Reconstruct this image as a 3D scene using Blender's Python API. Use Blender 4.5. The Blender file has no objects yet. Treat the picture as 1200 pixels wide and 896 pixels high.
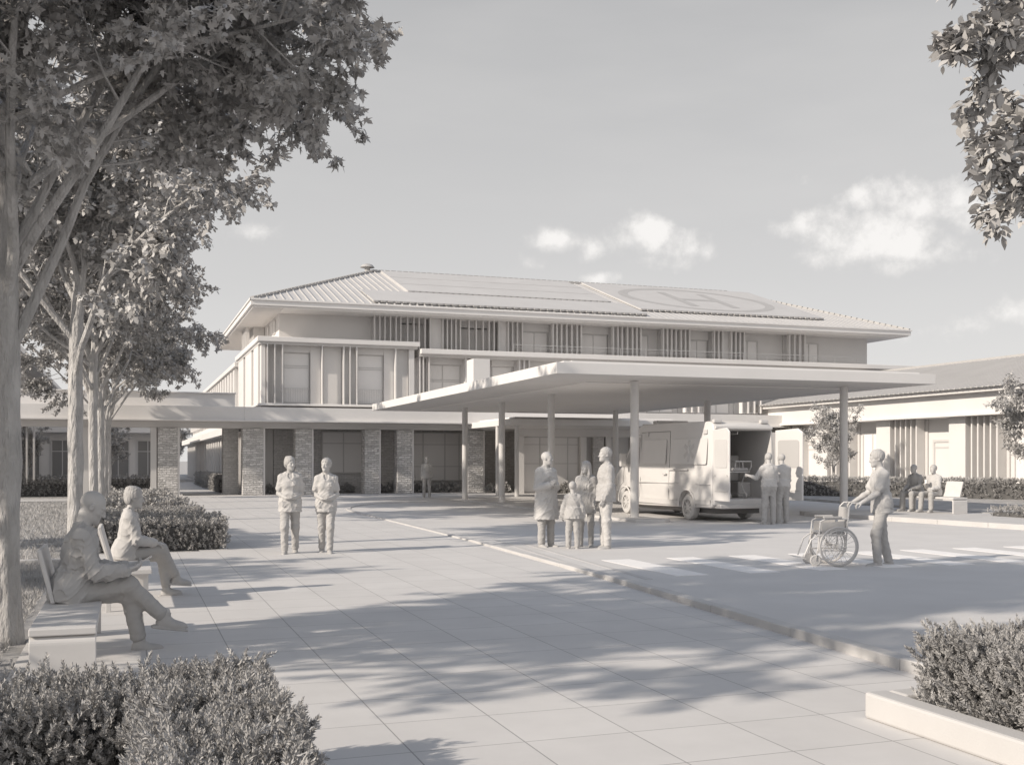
import bpy, bmesh, math, random
import numpy as np
from mathutils import Vector, Matrix
S = bpy.context.scene
COL = S.collection
RAD = math.radians
PI = math.pi
rnd = random.Random(7)
NR = np.random.default_rng(11)

# ------------------------------------------------------------------ materials
def clay(name, col, rough=0.8, var=0.08, scale=3.0, bump=0.0, bscale=60.0, detail=5.0, tint=(1.0, 0.975, 0.955), stretch=None, spec=0.3, bdist=0.02):
    m = bpy.data.materials.new(name); m.use_nodes = True
    nt = m.node_tree; N = nt.nodes; L = nt.links
    b = N['Principled BSDF']
    b.inputs['Roughness'].default_value = rough
    b.inputs['Specular IOR Level'].default_value = spec
    tc = N.new('ShaderNodeTexCoord')
    src = tc.outputs['Object']
    if stretch:
        mp = N.new('ShaderNodeMapping'); mp.inputs['Scale'].default_value = stretch
        L.new(src, mp.inputs['Vector']); src = mp.outputs['Vector']
    n = N.new('ShaderNodeTexNoise'); n.inputs['Scale'].default_value = scale; n.inputs['Detail'].default_value = detail
    L.new(src, n.inputs['Vector'])
    r = N.new('ShaderNodeMapRange'); r.inputs['From Min'].default_value = 0.25; r.inputs['From Max'].default_value = 0.75
    r.inputs['To Min'].default_value = 1 - var; r.inputs['To Max'].default_value = 1 + var
    L.new(n.outputs['Fac'], r.inputs['Value'])
    mx = N.new('ShaderNodeVectorMath'); mx.operation = 'SCALE'
    mx.inputs[0].default_value = (col * tint[0], col * tint[1], col * tint[2])
    L.new(r.outputs['Result'], mx.inputs['Scale'])
    L.new(mx.outputs['Vector'], b.inputs['Base Color'])
    if bump > 0:
        n2 = N.new('ShaderNodeTexNoise'); n2.inputs['Scale'].default_value = bscale; n2.inputs['Detail'].default_value = 6
        L.new(src, n2.inputs['Vector'])
        bp = N.new('ShaderNodeBump'); bp.inputs['Strength'].default_value = bump; bp.inputs['Distance'].default_value = bdist
        L.new(n2.outputs['Fac'], bp.inputs['Height']); L.new(bp.outputs['Normal'], b.inputs['Normal'])
    return m

def brickish(name, col, bw, bh, mortar, mcol, offset=0.5, rough=0.85, shift=(0, 0, 0), vertical=False, bump=0.4, warp=0.0, var=0.07, bdist=0.01, tint=(1.0, 0.975, 0.955)):
    m = bpy.data.materials.new(name); m.use_nodes = True
    nt = m.node_tree; N = nt.nodes; L = nt.links
    b = N['Principled BSDF']; b.inputs['Roughness'].default_value = rough; b.inputs['Specular IOR Level'].default_value = 0.3
    tc = N.new('ShaderNodeTexCoord'); src = tc.outputs['Object']
    if vertical:
        sx = N.new('ShaderNodeSeparateXYZ'); L.new(src, sx.inputs[0])
        ad = N.new('ShaderNodeMath'); ad.operation = 'ADD'; L.new(sx.outputs['X'], ad.inputs[0]); L.new(sx.outputs['Y'], ad.inputs[1])
        cb = N.new('ShaderNodeCombineXYZ'); L.new(ad.outputs[0], cb.inputs['X']); L.new(sx.outputs['Z'], cb.inputs['Y']); src = cb.outputs[0]
    mp = N.new('ShaderNodeMapping'); mp.inputs['Location'].default_value = shift; L.new(src, mp.inputs['Vector']); src = mp.outputs['Vector']
    plain = src
    if warp > 0:
        nw = N.new('ShaderNodeTexNoise'); nw.inputs['Scale'].default_value = 5.0; nw.inputs['Detail'].default_value = 3; L.new(src, nw.inputs['Vector'])
        vm = N.new('ShaderNodeVectorMath'); vm.operation = 'MULTIPLY_ADD'; vm.inputs[1].default_value = (warp, warp, 0)
        L.new(nw.outputs['Color'], vm.inputs[0]); L.new(src, vm.inputs[2]); src = vm.outputs['Vector']
    br = N.new('ShaderNodeTexBrick'); L.new(src, br.inputs['Vector'])
    br.offset = offset; br.squash = 1.0
    br.inputs['Scale'].default_value = 1.0; br.inputs['Brick Width'].default_value = bw; br.inputs['Row Height'].default_value = bh
    br.inputs['Mortar Size'].default_value = mortar; br.inputs['Mortar Smooth'].default_value = 0.25; br.inputs['Bias'].default_value = 0.0
    t = tint
    for k, f in (('Color1', 1 - var), ('Color2', 1 + var)):
        br.inputs[k].default_value = (col * t[0] * f, col * t[1] * f, col * t[2] * f, 1)
    br.inputs['Mortar'].default_value = (mcol * t[0], mcol * t[1], mcol * t[2], 1)
    n = N.new('ShaderNodeTexNoise'); n.inputs['Scale'].default_value = 1.3 if not vertical else 9; n.inputs['Detail'].default_value = 8; n.inputs['Roughness'].default_value = 0.65
    L.new(plain, n.inputs['Vector'])
    r = N.new('ShaderNodeMapRange'); r.inputs['From Min'].default_value = 0.25; r.inputs['From Max'].default_value = 0.75
    r.inputs['To Min'].default_value = 0.93 if not vertical else 0.8; r.inputs['To Max'].default_value = 1.06 if not vertical else 1.15
    L.new(n.outputs['Fac'], r.inputs['Value'])
    mx = N.new('ShaderNodeVectorMath'); mx.operation = 'SCALE'; L.new(br.outputs['Color'], mx.inputs[0]); L.new(r.outputs['Result'], mx.inputs['Scale'])
    L.new(mx.outputs['Vector'], b.inputs['Base Color'])
    iv = N.new('ShaderNodeMath'); iv.operation = 'SUBTRACT'; iv.inputs[0].default_value = 1.0; L.new(br.outputs['Fac'], iv.inputs[1])
    h = iv.outputs[0]
    n2 = N.new('ShaderNodeTexNoise'); n2.inputs['Scale'].default_value = 14 if vertical else 90; n2.inputs['Detail'].default_value = 5; L.new(plain, n2.inputs['Vector'])
    ma = N.new('ShaderNodeMath'); ma.operation = 'MULTIPLY_ADD'; ma.inputs[1].default_value = 1.2 if vertical else 0.12
    L.new(n2.outputs['Fac'], ma.inputs[0]); L.new(h, ma.inputs[2]); h = ma.outputs[0]
    bp = N.new('ShaderNodeBump'); bp.inputs['Strength'].default_value = bump; bp.inputs['Distance'].default_value = bdist
    L.new(h, bp.inputs['Height']); L.new(bp.outputs['Normal'], b.inputs['Normal'])
    return m

M = {}
M['paving'] = brickish('paving', 0.57, 0.67, 0.69, 0.005, 0.33, offset=0.0, shift=(-0.145, -0.34, 0), bump=0.35, bdist=0.006, var=0.025)
M['stone'] = brickish('stone', 0.60, 0.30, 0.105, 0.012, 0.40, vertical=True, warp=0.16, bump=0.9, bdist=0.05, var=0.22)
M['brick'] = brickish('brick', 0.56, 0.26, 0.09, 0.008, 0.42, vertical=True, warp=0.02, bump=0.6, bdist=0.02, var=0.10)
M['road'] = clay('road', 0.56, 0.85, 0.06, 0.9, 0.12, 160, 8)
M['paint'] = clay('paint', 0.80, 0.7, 0.05, 5, 0.1, 150)
M['kerb'] = clay('kerb', 0.50, 0.8, 0.06, 2.0, 0.15, 90)
M['concrete'] = clay('concrete', 0.50, 0.8, 0.05, 1.6, 0.12, 70)
M['soil'] = clay('soil', 0.30, 0.95, 0.25, 6, 0.8, 40)
M['lawn'] = clay('lawn', 0.40, 0.95, 0.25, 2.5, 0.9, 90, 8)
M['grass'] = clay('grass', 0.42, 0.8, 0.2, 1.5)
M['plaster'] = clay('plaster', 0.64, 0.8, 0.04, 0.7, 0.05, 40)
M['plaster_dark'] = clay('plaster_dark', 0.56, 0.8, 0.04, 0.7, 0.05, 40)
M['trim'] = clay('trim', 0.70, 0.6, 0.03, 1.0)
M['fin'] = clay('fin', 0.64, 0.6, 0.05, 1.5)
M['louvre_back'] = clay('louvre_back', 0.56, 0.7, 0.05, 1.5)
M['roof'] = clay('roof', 0.50, 0.6, 0.05, 0.8, 0.04, 30)
M['roof_mark'] = clay('roof_mark', 0.40, 0.7, 0.05, 2)
M['rooftile'] = brickish('rooftile', 0.50, 0.24, 0.30, 0.012, 0.34, offset=0.5, bump=0.5, bdist=0.03, var=0.05)
M['pane'] = clay('pane', 0.74, 0.45, 0.03, 0.5, spec=0.35)
M['pane_dark'] = clay('pane_dark', 0.22, 0.4, 0.03, 0.5)
M['frame'] = clay('frame', 0.55, 0.5, 0.03, 2)
M['soffit'] = clay('soffit', 0.78, 0.8, 0.03, 1.5, stretch=(0.3, 8, 1))
M['metal'] = clay('metal', 0.58, 0.45, 0.03, 4, spec=0.45)
M['bark'] = clay('bark', 0.46, 0.9, 0.24, 9, 1.0, 20, 9, stretch=(1, 1, 0.28), bdist=0.07)
M['leaf'] = clay('leaf', 0.41, 0.55, 0.25, 1.6, spec=0.45)
M['leaf_pale'] = clay('leaf_pale', 0.42, 0.6, 0.25, 2.0, spec=0.4)
M['hedge'] = clay('hedge', 0.36, 0.6, 0.25, 4.0, spec=0.4)
M['twig_shade'] = clay('twig_shade', 0.11, 0.9, 0.2, 9)  # hedge core colour, darkened to stand for shade between the leaves
M['skin'] = clay('skin', 0.46, 0.55, 0.04, 9, 0.05, 120, spec=0.35)
M['hair'] = clay('hair', 0.42, 0.6, 0.12, 30, 0.35, 60, stretch=(2, 2, 0.4))
M['cloth'] = clay('cloth', 0.42, 0.9, 0.05, 6, 0.12, 320)
M['cloth_dark'] = clay('cloth_dark', 0.38, 0.9, 0.06, 6, 0.12, 320)
M['cloth_pale'] = clay('cloth_pale', 0.49, 0.9, 0.05, 6, 0.10, 320)
M['leather'] = clay('leather', 0.40, 0.5, 0.06, 12, 0.08, 90)
M['bench'] = clay('bench', 0.58, 0.6, 0.05, 2.2, 0.05, 60, stretch=(1, 4, 4))
M['van'] = clay('van', 0.62, 0.4, 0.02, 1.0, spec=0.5)
M['van_trim'] = clay('van_trim', 0.54, 0.5, 0.03, 3)
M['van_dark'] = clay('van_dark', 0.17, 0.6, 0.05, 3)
M['tyre'] = clay('tyre', 0.50, 0.8, 0.05, 6, 0.1, 60)
M['glass'] = clay('glass', 0.46, 0.15, 0.02, 1, spec=0.5)

# ------------------------------------------------------------------ helpers
def tag(o, label=None, cat=None, group=None, kind=None):
    if label: o['label'] = label
    if cat: o['category'] = cat
    if group: o['group'] = group
    if kind: o['kind'] = kind
    return o

def link(name, me, mat=None, parent=None, loc=None):
    o = bpy.data.objects.new(name, me)
    COL.objects.link(o)
    if mat is not None and me is not None and hasattr(me, 'materials') and not me.materials:
        me.materials.append(M[mat] if isinstance(mat, str) else mat)
    if parent is not None:
        o.parent = parent
        if parent.type == 'EMPTY' or True:
            # geometry is given in world coordinates unless the caller says otherwise
            pass
    if loc is not None: o.location = loc
    return o

def empty(name, loc=(0, 0, 0), rz=0.0, label=None, cat=None, group=None, kind=None):
    o = bpy.data.objects.new(name, None); COL.objects.link(o)
    o.empty_display_size = 0.3
    o.location = loc; o.rotation_euler = (0, 0, rz)
    return tag(o, label, cat, group, kind)

def copy_tree(o, parent=None):
    c = o.copy(); COL.objects.link(c)
    if parent is not None: c.parent = parent
    for ch in [x for x in list(COL.objects) if x.parent == o]:
        copy_tree(ch, c)
    return c

class MB:
    """collects simple solids into one mesh"""
    def __init__(s): s.v = []; s.f = []; s.org = Vector((0, 0, 0))
    def add(s, vs, fs):
        n = len(s.v); s.v += [tuple(v) for v in vs]; s.f += [tuple(i + n for i in f) for f in fs]; return s
    def box(s, x0, y0, z0, x1, y1, z1):
        if x1 < x0: x0, x1 = x1, x0
        if y1 < y0: y0, y1 = y1, y0
        if z1 < z0: z0, z1 = z1, z0
        return s.add([(x0, y0, z0), (x1, y0, z0), (x1, y1, z0), (x0, y1, z0), (x0, y0, z1), (x1, y0, z1), (x1, y1, z1), (x0, y1, z1)],
                     [(0, 3, 2, 1), (4, 5, 6, 7), (0, 1, 5, 4), (1, 2, 6, 5), (2, 3, 7, 6), (3, 0, 4, 7)])
    def bar(s, p, q, w, h, up=(0, 0, 1)):
        p = Vector(p); q = Vector(q); d = (q - p).normalized(); up = Vector(up)
        sd = d.cross(up)
        if sd.length < 1e-4: sd = d.cross(Vector((1, 0, 0)))
        sd.normalize(); u = sd.cross(d).normalized()
        vs = []
        for c in (p, q):
            for a, b in ((-1, -1), (1, -1), (1, 1), (-1, 1)): vs.append(c + sd * (a * w / 2) + u * (b * h / 2))
        return s.add(vs, [(0, 1, 2, 3), (7, 6, 5, 4), (0, 4, 5, 1), (1, 5, 6, 2), (2, 6, 7, 3), (3, 7, 4, 0)])
    def cyl(s, p, q, r, r2=None, n=16, cap=True):
        p = Vector(p); q = Vector(q); r2 = r if r2 is None else r2
        d = (q - p).normalized(); a = d.orthogonal().normalized(); b = d.cross(a)
        vs = []
        for c, rr in ((p, r), (q, r2)):
            for i in range(n):
                t = 2 * PI * i / n; vs.append(c + a * (rr * math.cos(t)) + b * (rr * math.sin(t)))
        fs = [(i, (i + 1) % n, n + (i + 1) % n, n + i) for i in range(n)]
        if cap: fs += [tuple(range(n - 1, -1, -1)), tuple(range(n, 2 * n))]
        return s.add(vs, fs)
    def tube(s, pts, r, n=8, closed=False):
        pts = [Vector(p) for p in pts]; m = len(pts); rs = r if isinstance(r, (list, tuple)) else [r] * m
        vs = []; prev = None
        for i, p in enumerate(pts):
            if closed: d = pts[(i + 1) % m] - pts[i - 1]
            else: d = pts[min(i + 1, m - 1)] - pts[max(i - 1, 0)]
            d.normalize()
            if prev is None: a = d.orthogonal().normalized()
            else:
                a = prev - d * prev.dot(d)
                a = a.normalized() if a.length > 1e-5 else d.orthogonal().normalized()
            prev = a; b = d.cross(a)
            for k in range(n):
                t = 2 * PI * k / n; vs.append(p + a * (rs[i] * math.cos(t)) + b * (rs[i] * math.sin(t)))
        fs = []
        for i in range(m if closed else m - 1):
            j = (i + 1) % m
            for k in range(n): fs.append((i * n + k, i * n + (k + 1) % n, j * n + (k + 1) % n, j * n + k))
        if not closed: fs += [tuple(range(n - 1, -1, -1)), tuple(range((m - 1) * n, m * n))]
        return s.add(vs, fs)
    def ring(s, c, axis, R, r, n=40, k=8):
        c = Vector(c); ax = Vector(axis).normalized(); a = ax.orthogonal().normalized(); b = ax.cross(a)
        return s.tube([c + a * (R * math.cos(2 * PI * i / n)) + b * (R * math.sin(2 * PI * i / n)) for i in range(n)], r, k, True)
    def prism(s, poly, vec):
        """polygon (3D points) extruded along vec"""
        n = len(poly); vec = Vector(vec); A = [Vector(p) for p in poly]; B = [p + vec for p in A]
        fs = [tuple(range(n - 1, -1, -1)), tuple(range(n, 2 * n))] + [(i, (i + 1) % n, n + (i + 1) % n, n + i) for i in range(n)]
        return s.add(A + B, fs)
    def sphere(s, c, r, seg=16, rings=10):
        if not isinstance(r, (tuple, list)): r = (r, r, r)
        vs = []; fs = []
        for j in range(rings + 1):
            th = PI * j / rings
            for i in range(seg):
                ph = 2 * PI * i / seg
                vs.append((c[0] + r[0] * math.sin(th) * math.cos(ph), c[1] + r[1] * math.sin(th) * math.sin(ph), c[2] + r[2] * math.cos(th)))
        for j in range(rings):
            for i in range(seg):
                fs.append((j * seg + i, (j + 1) * seg + i, (j + 1) * seg + (i + 1) % seg, j * seg + (i + 1) % seg))
        return s.add(vs, fs)
    def mesh(s, name, smooth=False):
        me = bpy.data.meshes.new(name)
        o = s.org
        me.from_pydata([(v[0] - o.x, v[1] - o.y, v[2] - o.z) for v in s.v], [], s.f); me.update()
        bm = bmesh.new(); bm.from_mesh(me); bmesh.ops.remove_doubles(bm, verts=bm.verts, dist=1e-6) if smooth else None
        bmesh.ops.recalc_face_normals(bm, faces=bm.faces); bm.to_mesh(me); bm.free()
        if smooth:
            me.polygons.foreach_set('use_smooth', [True] * len(me.polygons))
            try: me.set_sharp_from_angle(angle=RAD(38))
            except Exception: pass
        return me
    def build(s, name, mat, parent=None, smooth=False, bevel=0.0, local=False, seg=2):
        """vertices in world coordinates; under an (unrotated) parent they are moved to the parent's frame"""
        s.org = Vector((0, 0, 0))
        if parent is not None and not local:
            w = Vector((0, 0, 0)); p = parent
            while p is not None: w += Vector(p.location); p = p.parent
            s.org = w
        o = link(name, s.mesh(name, smooth), mat, parent)
        if bevel > 0:
            md = o.modifiers.new('edge', 'BEVEL'); md.width = bevel; md.segments = seg; md.limit_method = 'ANGLE'; md.angle_limit = RAD(40)
        return o

def from_np(name, V, F, mat, parent=None, smooth=False):
    """V (n,3) float, F (m,k) int : constant-size polygons"""
    V = np.ascontiguousarray(V, dtype=np.float32); F = np.ascontiguousarray(F, dtype=np.int32)
    me = bpy.data.meshes.new(name); m, k = F.shape
    me.vertices.add(len(V)); me.vertices.foreach_set('co', V.ravel())
    me.loops.add(m * k); me.loops.foreach_set('vertex_index', F.ravel())
    me.polygons.add(m); me.polygons.foreach_set('loop_start', np.arange(0, m * k, k, dtype=np.int32))
    me.polygons.foreach_set('loop_total', np.full(m, k, dtype=np.int32))
    if smooth: me.polygons.foreach_set('use_smooth', np.ones(m, dtype=bool))
    me.update(calc_edges=True)
    return link(name, me, mat, parent)

# ------------------------------------------------------------------ camera, sky, sun
YAW = RAD(19.5)
cam = bpy.data.cameras.new('camera'); co = bpy.data.objects.new('camera', cam); COL.objects.link(co)
co.location = (0, 0, 1.62); co.rotation_euler = (PI / 2, 0, -YAW)
cam.sensor_width = 36.0; cam.lens = 1270 / 1200 * 36.0; cam.shift_y = 91 / 1200.0
cam.clip_start = 0.05; cam.clip_end = 5000
S.camera = co

SUN_EL = 28.0; SUN_AZ = (-0.977, -0.215)       # direction towards the sun on the ground plane
sd = Vector((SUN_AZ[0] * math.cos(RAD(SUN_EL)), SUN_AZ[1] * math.cos(RAD(SUN_EL)), math.sin(RAD(SUN_EL)))).normalized()
sl = bpy.data.lights.new('sun', 'SUN'); sl.energy = 4.1; sl.angle = RAD(0.9); sl.color = (1.0, 0.90, 0.78)
so = bpy.data.objects.new('sun', sl); COL.objects.link(so)
so.rotation_euler = (-sd).to_track_quat('-Z', 'Y').to_euler(); so.location = (-40, -10, 40)

w = bpy.data.worlds.new('World'); S.world = w; w.use_nodes = True
nt = w.node_tree; N = nt.nodes; L = nt.links
for n in list(N): N.remove(n)
out = N.new('ShaderNodeOutputWorld'); bg = N.new('ShaderNodeBackground'); L.new(bg.outputs[0], out.inputs['Surface'])
sky = N.new('ShaderNodeTexSky'); sky.sky_type = 'NISHITA'; sky.sun_disc = False
sky.sun_elevation = RAD(SUN_EL); sky.sun_rotation = math.atan2(SUN_AZ[0], SUN_AZ[1])
sky.air_density = 1.0; sky.dust_density = 1.2; sky.ozone_density = 1.0; sky.altitude = 100
hs = N.new('ShaderNodeHueSaturation'); hs.inputs['Saturation'].default_value = 0.22; hs.inputs['Value'].default_value = 1.0
L.new(sky.outputs[0], hs.inputs['Color'])
def wmath(op, a, b=None, clamp=False):
    n = N.new('ShaderNodeMath'); n.operation = op; n.use_clamp = clamp
    for i, x in enumerate((a, b)):
        if x is None: continue
        if isinstance(x, (int, float)): n.inputs[i].default_value = x
        else: L.new(x, n.inputs[i])
    return n.outputs[0]
tc = N.new('ShaderNodeTexCoord')
# cumulus clouds: soft lobes placed by direction, broken up by noise
def skydir(px, py):
    tx = (px - 600) / 1270.0; tz = (539 - py) / 1270.0
    v = Vector((math.sin(YAW) + tx * math.cos(YAW), math.cos(YAW) - tx * math.sin(YAW), tz)); return v.normalized()
CLOUDS = [  # bearing of each cloud lobe (direction), half width, half height (radians), weight
    (655, 281, .020, .010, 1.05), (640, 276, .010, .008, .9), (700, 292, .016, .012, .95), (728, 282, .020, .014, 1.05), (762, 276, .022, .016, 1.15), (795, 288, .020, .014, 1.0), (832, 290, .012, .016, .85),
    (770, 308, .040, .010, .75), (705, 327, .022, .007, 1.1), (620, 310, .020, .007, .6),
    (918, 268, .014, .010, 1.0), (945, 262, .022, .014, 1.1), (985, 268, .026, .020, 1.15), (1022, 276, .028, .022, 1.2), (1062, 282, .028, .020, 1.15), (1098, 296, .026, .015, 1.0), (1000, 300, .045, .012, .9), (1060, 312, .05, .010, .85),
    (1012, 232, .022, .014, 1.05), (1040, 226, .022, .016, 1.1), (1080, 236, .026, .018, 1.1), (1118, 232, .024, .018, 1.1), (1140, 248, .024, .018, 1.0), (884, 285, .008, .012, .75), (943, 208, .012, .014, .7),
    (1110, 392, .040, .010, .8), (1150, 382, .030, .012, .9), (1190, 366, .030, .014, .95), (1130, 300, .020, .010, .8), (295, 272, .024, .010, .9), (490, 48, .011, .006, .6), (230, 262, .03, .014, .6)]
nz = N.new('ShaderNodeTexNoise'); nz.inputs['Scale'].default_value = 30; nz.inputs['Detail'].default_value = 9; nz.inputs['Roughness'].default_value = 0.62
L.new(tc.outputs['Generated'], nz.inputs['Vector'])
nz2 = N.new('ShaderNodeTexNoise'); nz2.inputs['Scale'].default_value = 7; nz2.inputs['Detail'].default_value = 4; L.new(tc.outputs['Generated'], nz2.inputs['Vector'])
tot = None
for px, py, wx, wy, wt in CLOUDS:
    c = skydir(px, py); side = Vector((c.y, -c.x, 0)).normalized(); up = side.cross(c)
    def dot(v):
        n = N.new('ShaderNodeVectorMath'); n.operation = 'DOT_PRODUCT'; n.inputs[1].default_value = v; L.new(tc.outputs['Generated'], n.inputs[0]); return n.outputs['Value']
    a = wmath('DIVIDE', dot(side), wx * 1.3); b = wmath('DIVIDE', dot(up), wy * 1.3)
    r2 = wmath('ADD', wmath('MULTIPLY', a, a), wmath('MULTIPLY', b, b))
    front = wmath('GREATER_THAN', dot(c), 0.5)
    g = wmath('MULTIPLY', wmath('MULTIPLY', wmath('EXPONENT', wmath('MULTIPLY', r2, -0.8)), wt), front)
    tot = g if tot is None else wmath('MAXIMUM', tot, g)
brk = wmath('ADD', wmath('MULTIPLY', nz.outputs['Fac'], 1.25), wmath('MULTIPLY', nz2.outputs['Fac'], 0.35))
cov = wmath('SUBTRACT', wmath('ADD', wmath('MULTIPLY', tot, 1.0), wmath('MULTIPLY', brk, 1.6)), 1.72)
mr = N.new('ShaderNodeMapRange'); mr.interpolation_type = 'SMOOTHSTEP'; mr.inputs['From Min'].default_value = 0.0; mr.inputs['From Max'].default_value = 0.85
L.new(cov, mr.inputs['Value'])
# thin high veil
nv = N.new('ShaderNodeTexNoise'); nv.inputs['Scale'].default_value = 3.5; nv.inputs['Detail'].default_value = 6
mv = N.new('ShaderNodeMapping'); mv.inputs['Scale'].default_value = (1, 1, 4); L.new(tc.outputs['Generated'], mv.inputs['Vector']); L.new(mv.outputs[0], nv.inputs['Vector'])
veil = N.new('ShaderNodeMapRange'); veil.inputs['From Min'].default_value = 0.45; veil.inputs['From Max'].default_value = 0.8; veil.inputs['To Max'].default_value = 0.22
L.new(nv.outputs['Fac'], veil.inputs['Value'])
cm = wmath('MAXIMUM', wmath('MULTIPLY', mr.outputs['Result'], 0.85), veil.outputs['Result'])
mix = N.new('ShaderNodeMix'); mix.data_type = 'RGBA'
L.new(cm, mix.inputs['Factor'])
# flatten the clear sky a little towards an even warm grey, as thin overcast does
mixb = N.new('ShaderNodeMix'); mixb.data_type = 'RGBA'; mixb.inputs['Factor'].default_value = 0.88
L.new(hs.outputs[0], mixb.inputs['A']); 
szv = N.new('ShaderNodeSeparateXYZ'); L.new(tc.outputs['Generated'], szv.inputs[0])
gr = N.new('ShaderNodeValToRGB'); L.new(szv.outputs['Z'], gr.inputs['Fac'])
gr.color_ramp.elements[0].position = 0.0; gr.color_ramp.elements[0].color = (.71, .695, .68, 1)
gr.color_ramp.elements[1].position = 0.42; gr.color_ramp.elements[1].color = (.425, .425, .43, 1)
ge = gr.color_ramp.elements.new(0.16); ge.color = (.575, .567, .562, 1)
ge = gr.color_ramp.elements.new(0.9); ge.color = (.22, .29, .42, 1)
gx = N.new('ShaderNodeVectorMath'); gx.operation = 'SCALE'; gx.inputs['Scale'].default_value = 10.0; L.new(gr.outputs['Color'], gx.inputs[0])
# added glow in the unseen sky behind the viewer, brightens the facades
gd = N.new('ShaderNodeVectorMath'); gd.operation = 'DOT_PRODUCT'; gd.inputs[1].default_value = Vector((-.58, -.78, .22)).normalized(); L.new(tc.outputs['Generated'], gd.inputs[0])
gp = wmath('MULTIPLY', wmath('POWER', wmath('MAXIMUM', gd.outputs['Value'], 0.0), 1.4), 4.0)
gc = N.new('ShaderNodeVectorMath'); gc.operation = 'SCALE'; gc.inputs[0].default_value = (1.0, 0.96, 0.92); L.new(gp, gc.inputs['Scale'])
ga = N.new('ShaderNodeVectorMath'); ga.operation = 'ADD'; L.new(gx.outputs['Vector'], ga.inputs[0]); L.new(gc.outputs['Vector'], ga.inputs[1])
L.new(ga.outputs['Vector'], mixb.inputs['B'])
L.new(mixb.outputs['Result'], mix.inputs['A']); 
cl = N.new('ShaderNodeMapRange'); cl.inputs['From Min'].default_value = 0.1; cl.inputs['From Max'].default_value = 0.75; cl.inputs['To Min'].default_value = 6.9; cl.inputs['To Max'].default_value = 8.5
L.new(cov, cl.inputs['Value'])
ccol = N.new('ShaderNodeVectorMath'); ccol.operation = 'SCALE'; ccol.inputs[0].default_value = (1.0, 0.975, 0.95); L.new(cl.outputs['Result'], ccol.inputs['Scale'])
L.new(ccol.outputs['Vector'], mix.inputs['B'])
L.new(mix.outputs['Result'], bg.inputs['Color'])
bg.inputs['Strength'].default_value = 0.10
S.view_settings.view_transform = 'Standard'; S.view_settings.look = 'None'; S.view_settings.gamma = 1.0; S.view_settings.exposure = 0.22
S.view_settings.use_curve_mapping = False
S.render.engine = 'CYCLES'
S.cycles.max_bounces = 8; S.cycles.diffuse_bounces = 6; S.cycles.transparent_max_bounces = 8
try:
    S.cycles.use_denoising = True
except Exception: pass
# ------------------------------------------------------------------ ground sheets
def sheet(name, poly, z, mat, thick=None):
    b = MB()
    if thick: b.prism([(p[0], p[1], z - thick) for p in poly], (0, 0, thick))
    else: b.add([(p[0], p[1], z) for p in poly], [tuple(range(len(poly)))])
    return tag(b.build(name, mat), kind='structure')
sheet('ground', [(-900, -300), (900, -300), (900, 1500), (-900, 1500)], -0.012, 'lawn')
# forecourt paving between lawn and kerb
KERB = [(5.35, -6.0), (5.55, 4.0), (5.62, 6.9), (6.10, 13.5), (6.43, 20.7), (6.55, 28.0), (6.58, 33.5)]
arc = [(6.58 + 4.2 - 4.2 * math.cos(t), 33.5 + 7.0 * math.sin(t)) for t in [i * PI / 2 / 14 for i in range(1, 15)]]   # sweeps round to the porch
KERB_ALL = KERB + arc + [(12.2, 40.6)]
pav = [(-0.85, 6.0), (-0.85, -6.0)] + KERB_ALL + [(12.2, 60.0), (-0.2, 110.0), (-1.6, 110), (1.2, 56.0), (1.2, 20.0), (-0.85, 20.0)]
sheet('forecourt_paving', pav, 0.0, 'paving')
sheet('side_path', [(1.2, 52), (5.5, 52), (5.2, 120), (1.2, 120)], 0.004, 'kerb')
sheet('porch_floor', [(12.2, 40.64), (46.0, 40.64), (46.0, 60.0), (12.2, 60.0)], 0.004, 'paving')
sheet('road', [(k[0] + 0.14, k[1]) for k in KERB] + [(a[0] + 0.1, a[1] - 0.1) for a in arc] + [(12.2, 40.5), (60.0, 40.5), (60, -40), (5.5, -40)], 0.008, 'road')
# kerb stones along the forecourt, each a solid run, joints between
b = MB()
def kerb_run(b, pts, wd, h, step=1.45, gap=0.005, z0=-0.02):
    P = [Vector((p[0], p[1], 0)) for p in pts]; seglen = [(P[i + 1] - P[i]).length for i in range(len(P) - 1)]
    tot = sum(seglen)
    def at(s):
        for i, l in enumerate(seglen):
            if s <= l or i == len(seglen) - 1: return P[i] + (P[i + 1] - P[i]) * (s / l)
            s -= l
    n = max(1, int(tot / step)); st = tot / n
    for i in range(n):
        a = at(i * st + gap / 2); c = at((i + 1) * st - gap / 2)
        hh = h[i % len(h)] if isinstance(h, (list, tuple)) else h
        d = (c - a).normalized(); sd_ = Vector((d.y, -d.x, 0)) * wd
        b.prism([(a.x, a.y, z0), (c.x, c.y, z0), (c.x + sd_.x, c.y + sd_.y, z0), (a.x + sd_.x, a.y + sd_.y, z0)], (0, 0, hh - z0))
kerb_run(b, KERB[:3], 0.15, .095); kerb_run(b, KERB[2:4], 0.15, [.09, .082, .075, .068, .062]); kerb_run(b, KERB[3:5], 0.15, [.055, .05, .045, .04, .035]); kerb_run(b, KERB[4:], 0.15, .03)
tag(b.build('kerb', 'kerb', bevel=0.012), kind='structure')
b = MB(); kerb_run(b, [KERB[-1]] + arc, 0.15, 0.03, 0.9)
tag(b.build('curved_kerb', 'kerb', bevel=0.01), kind='structure')
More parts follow.
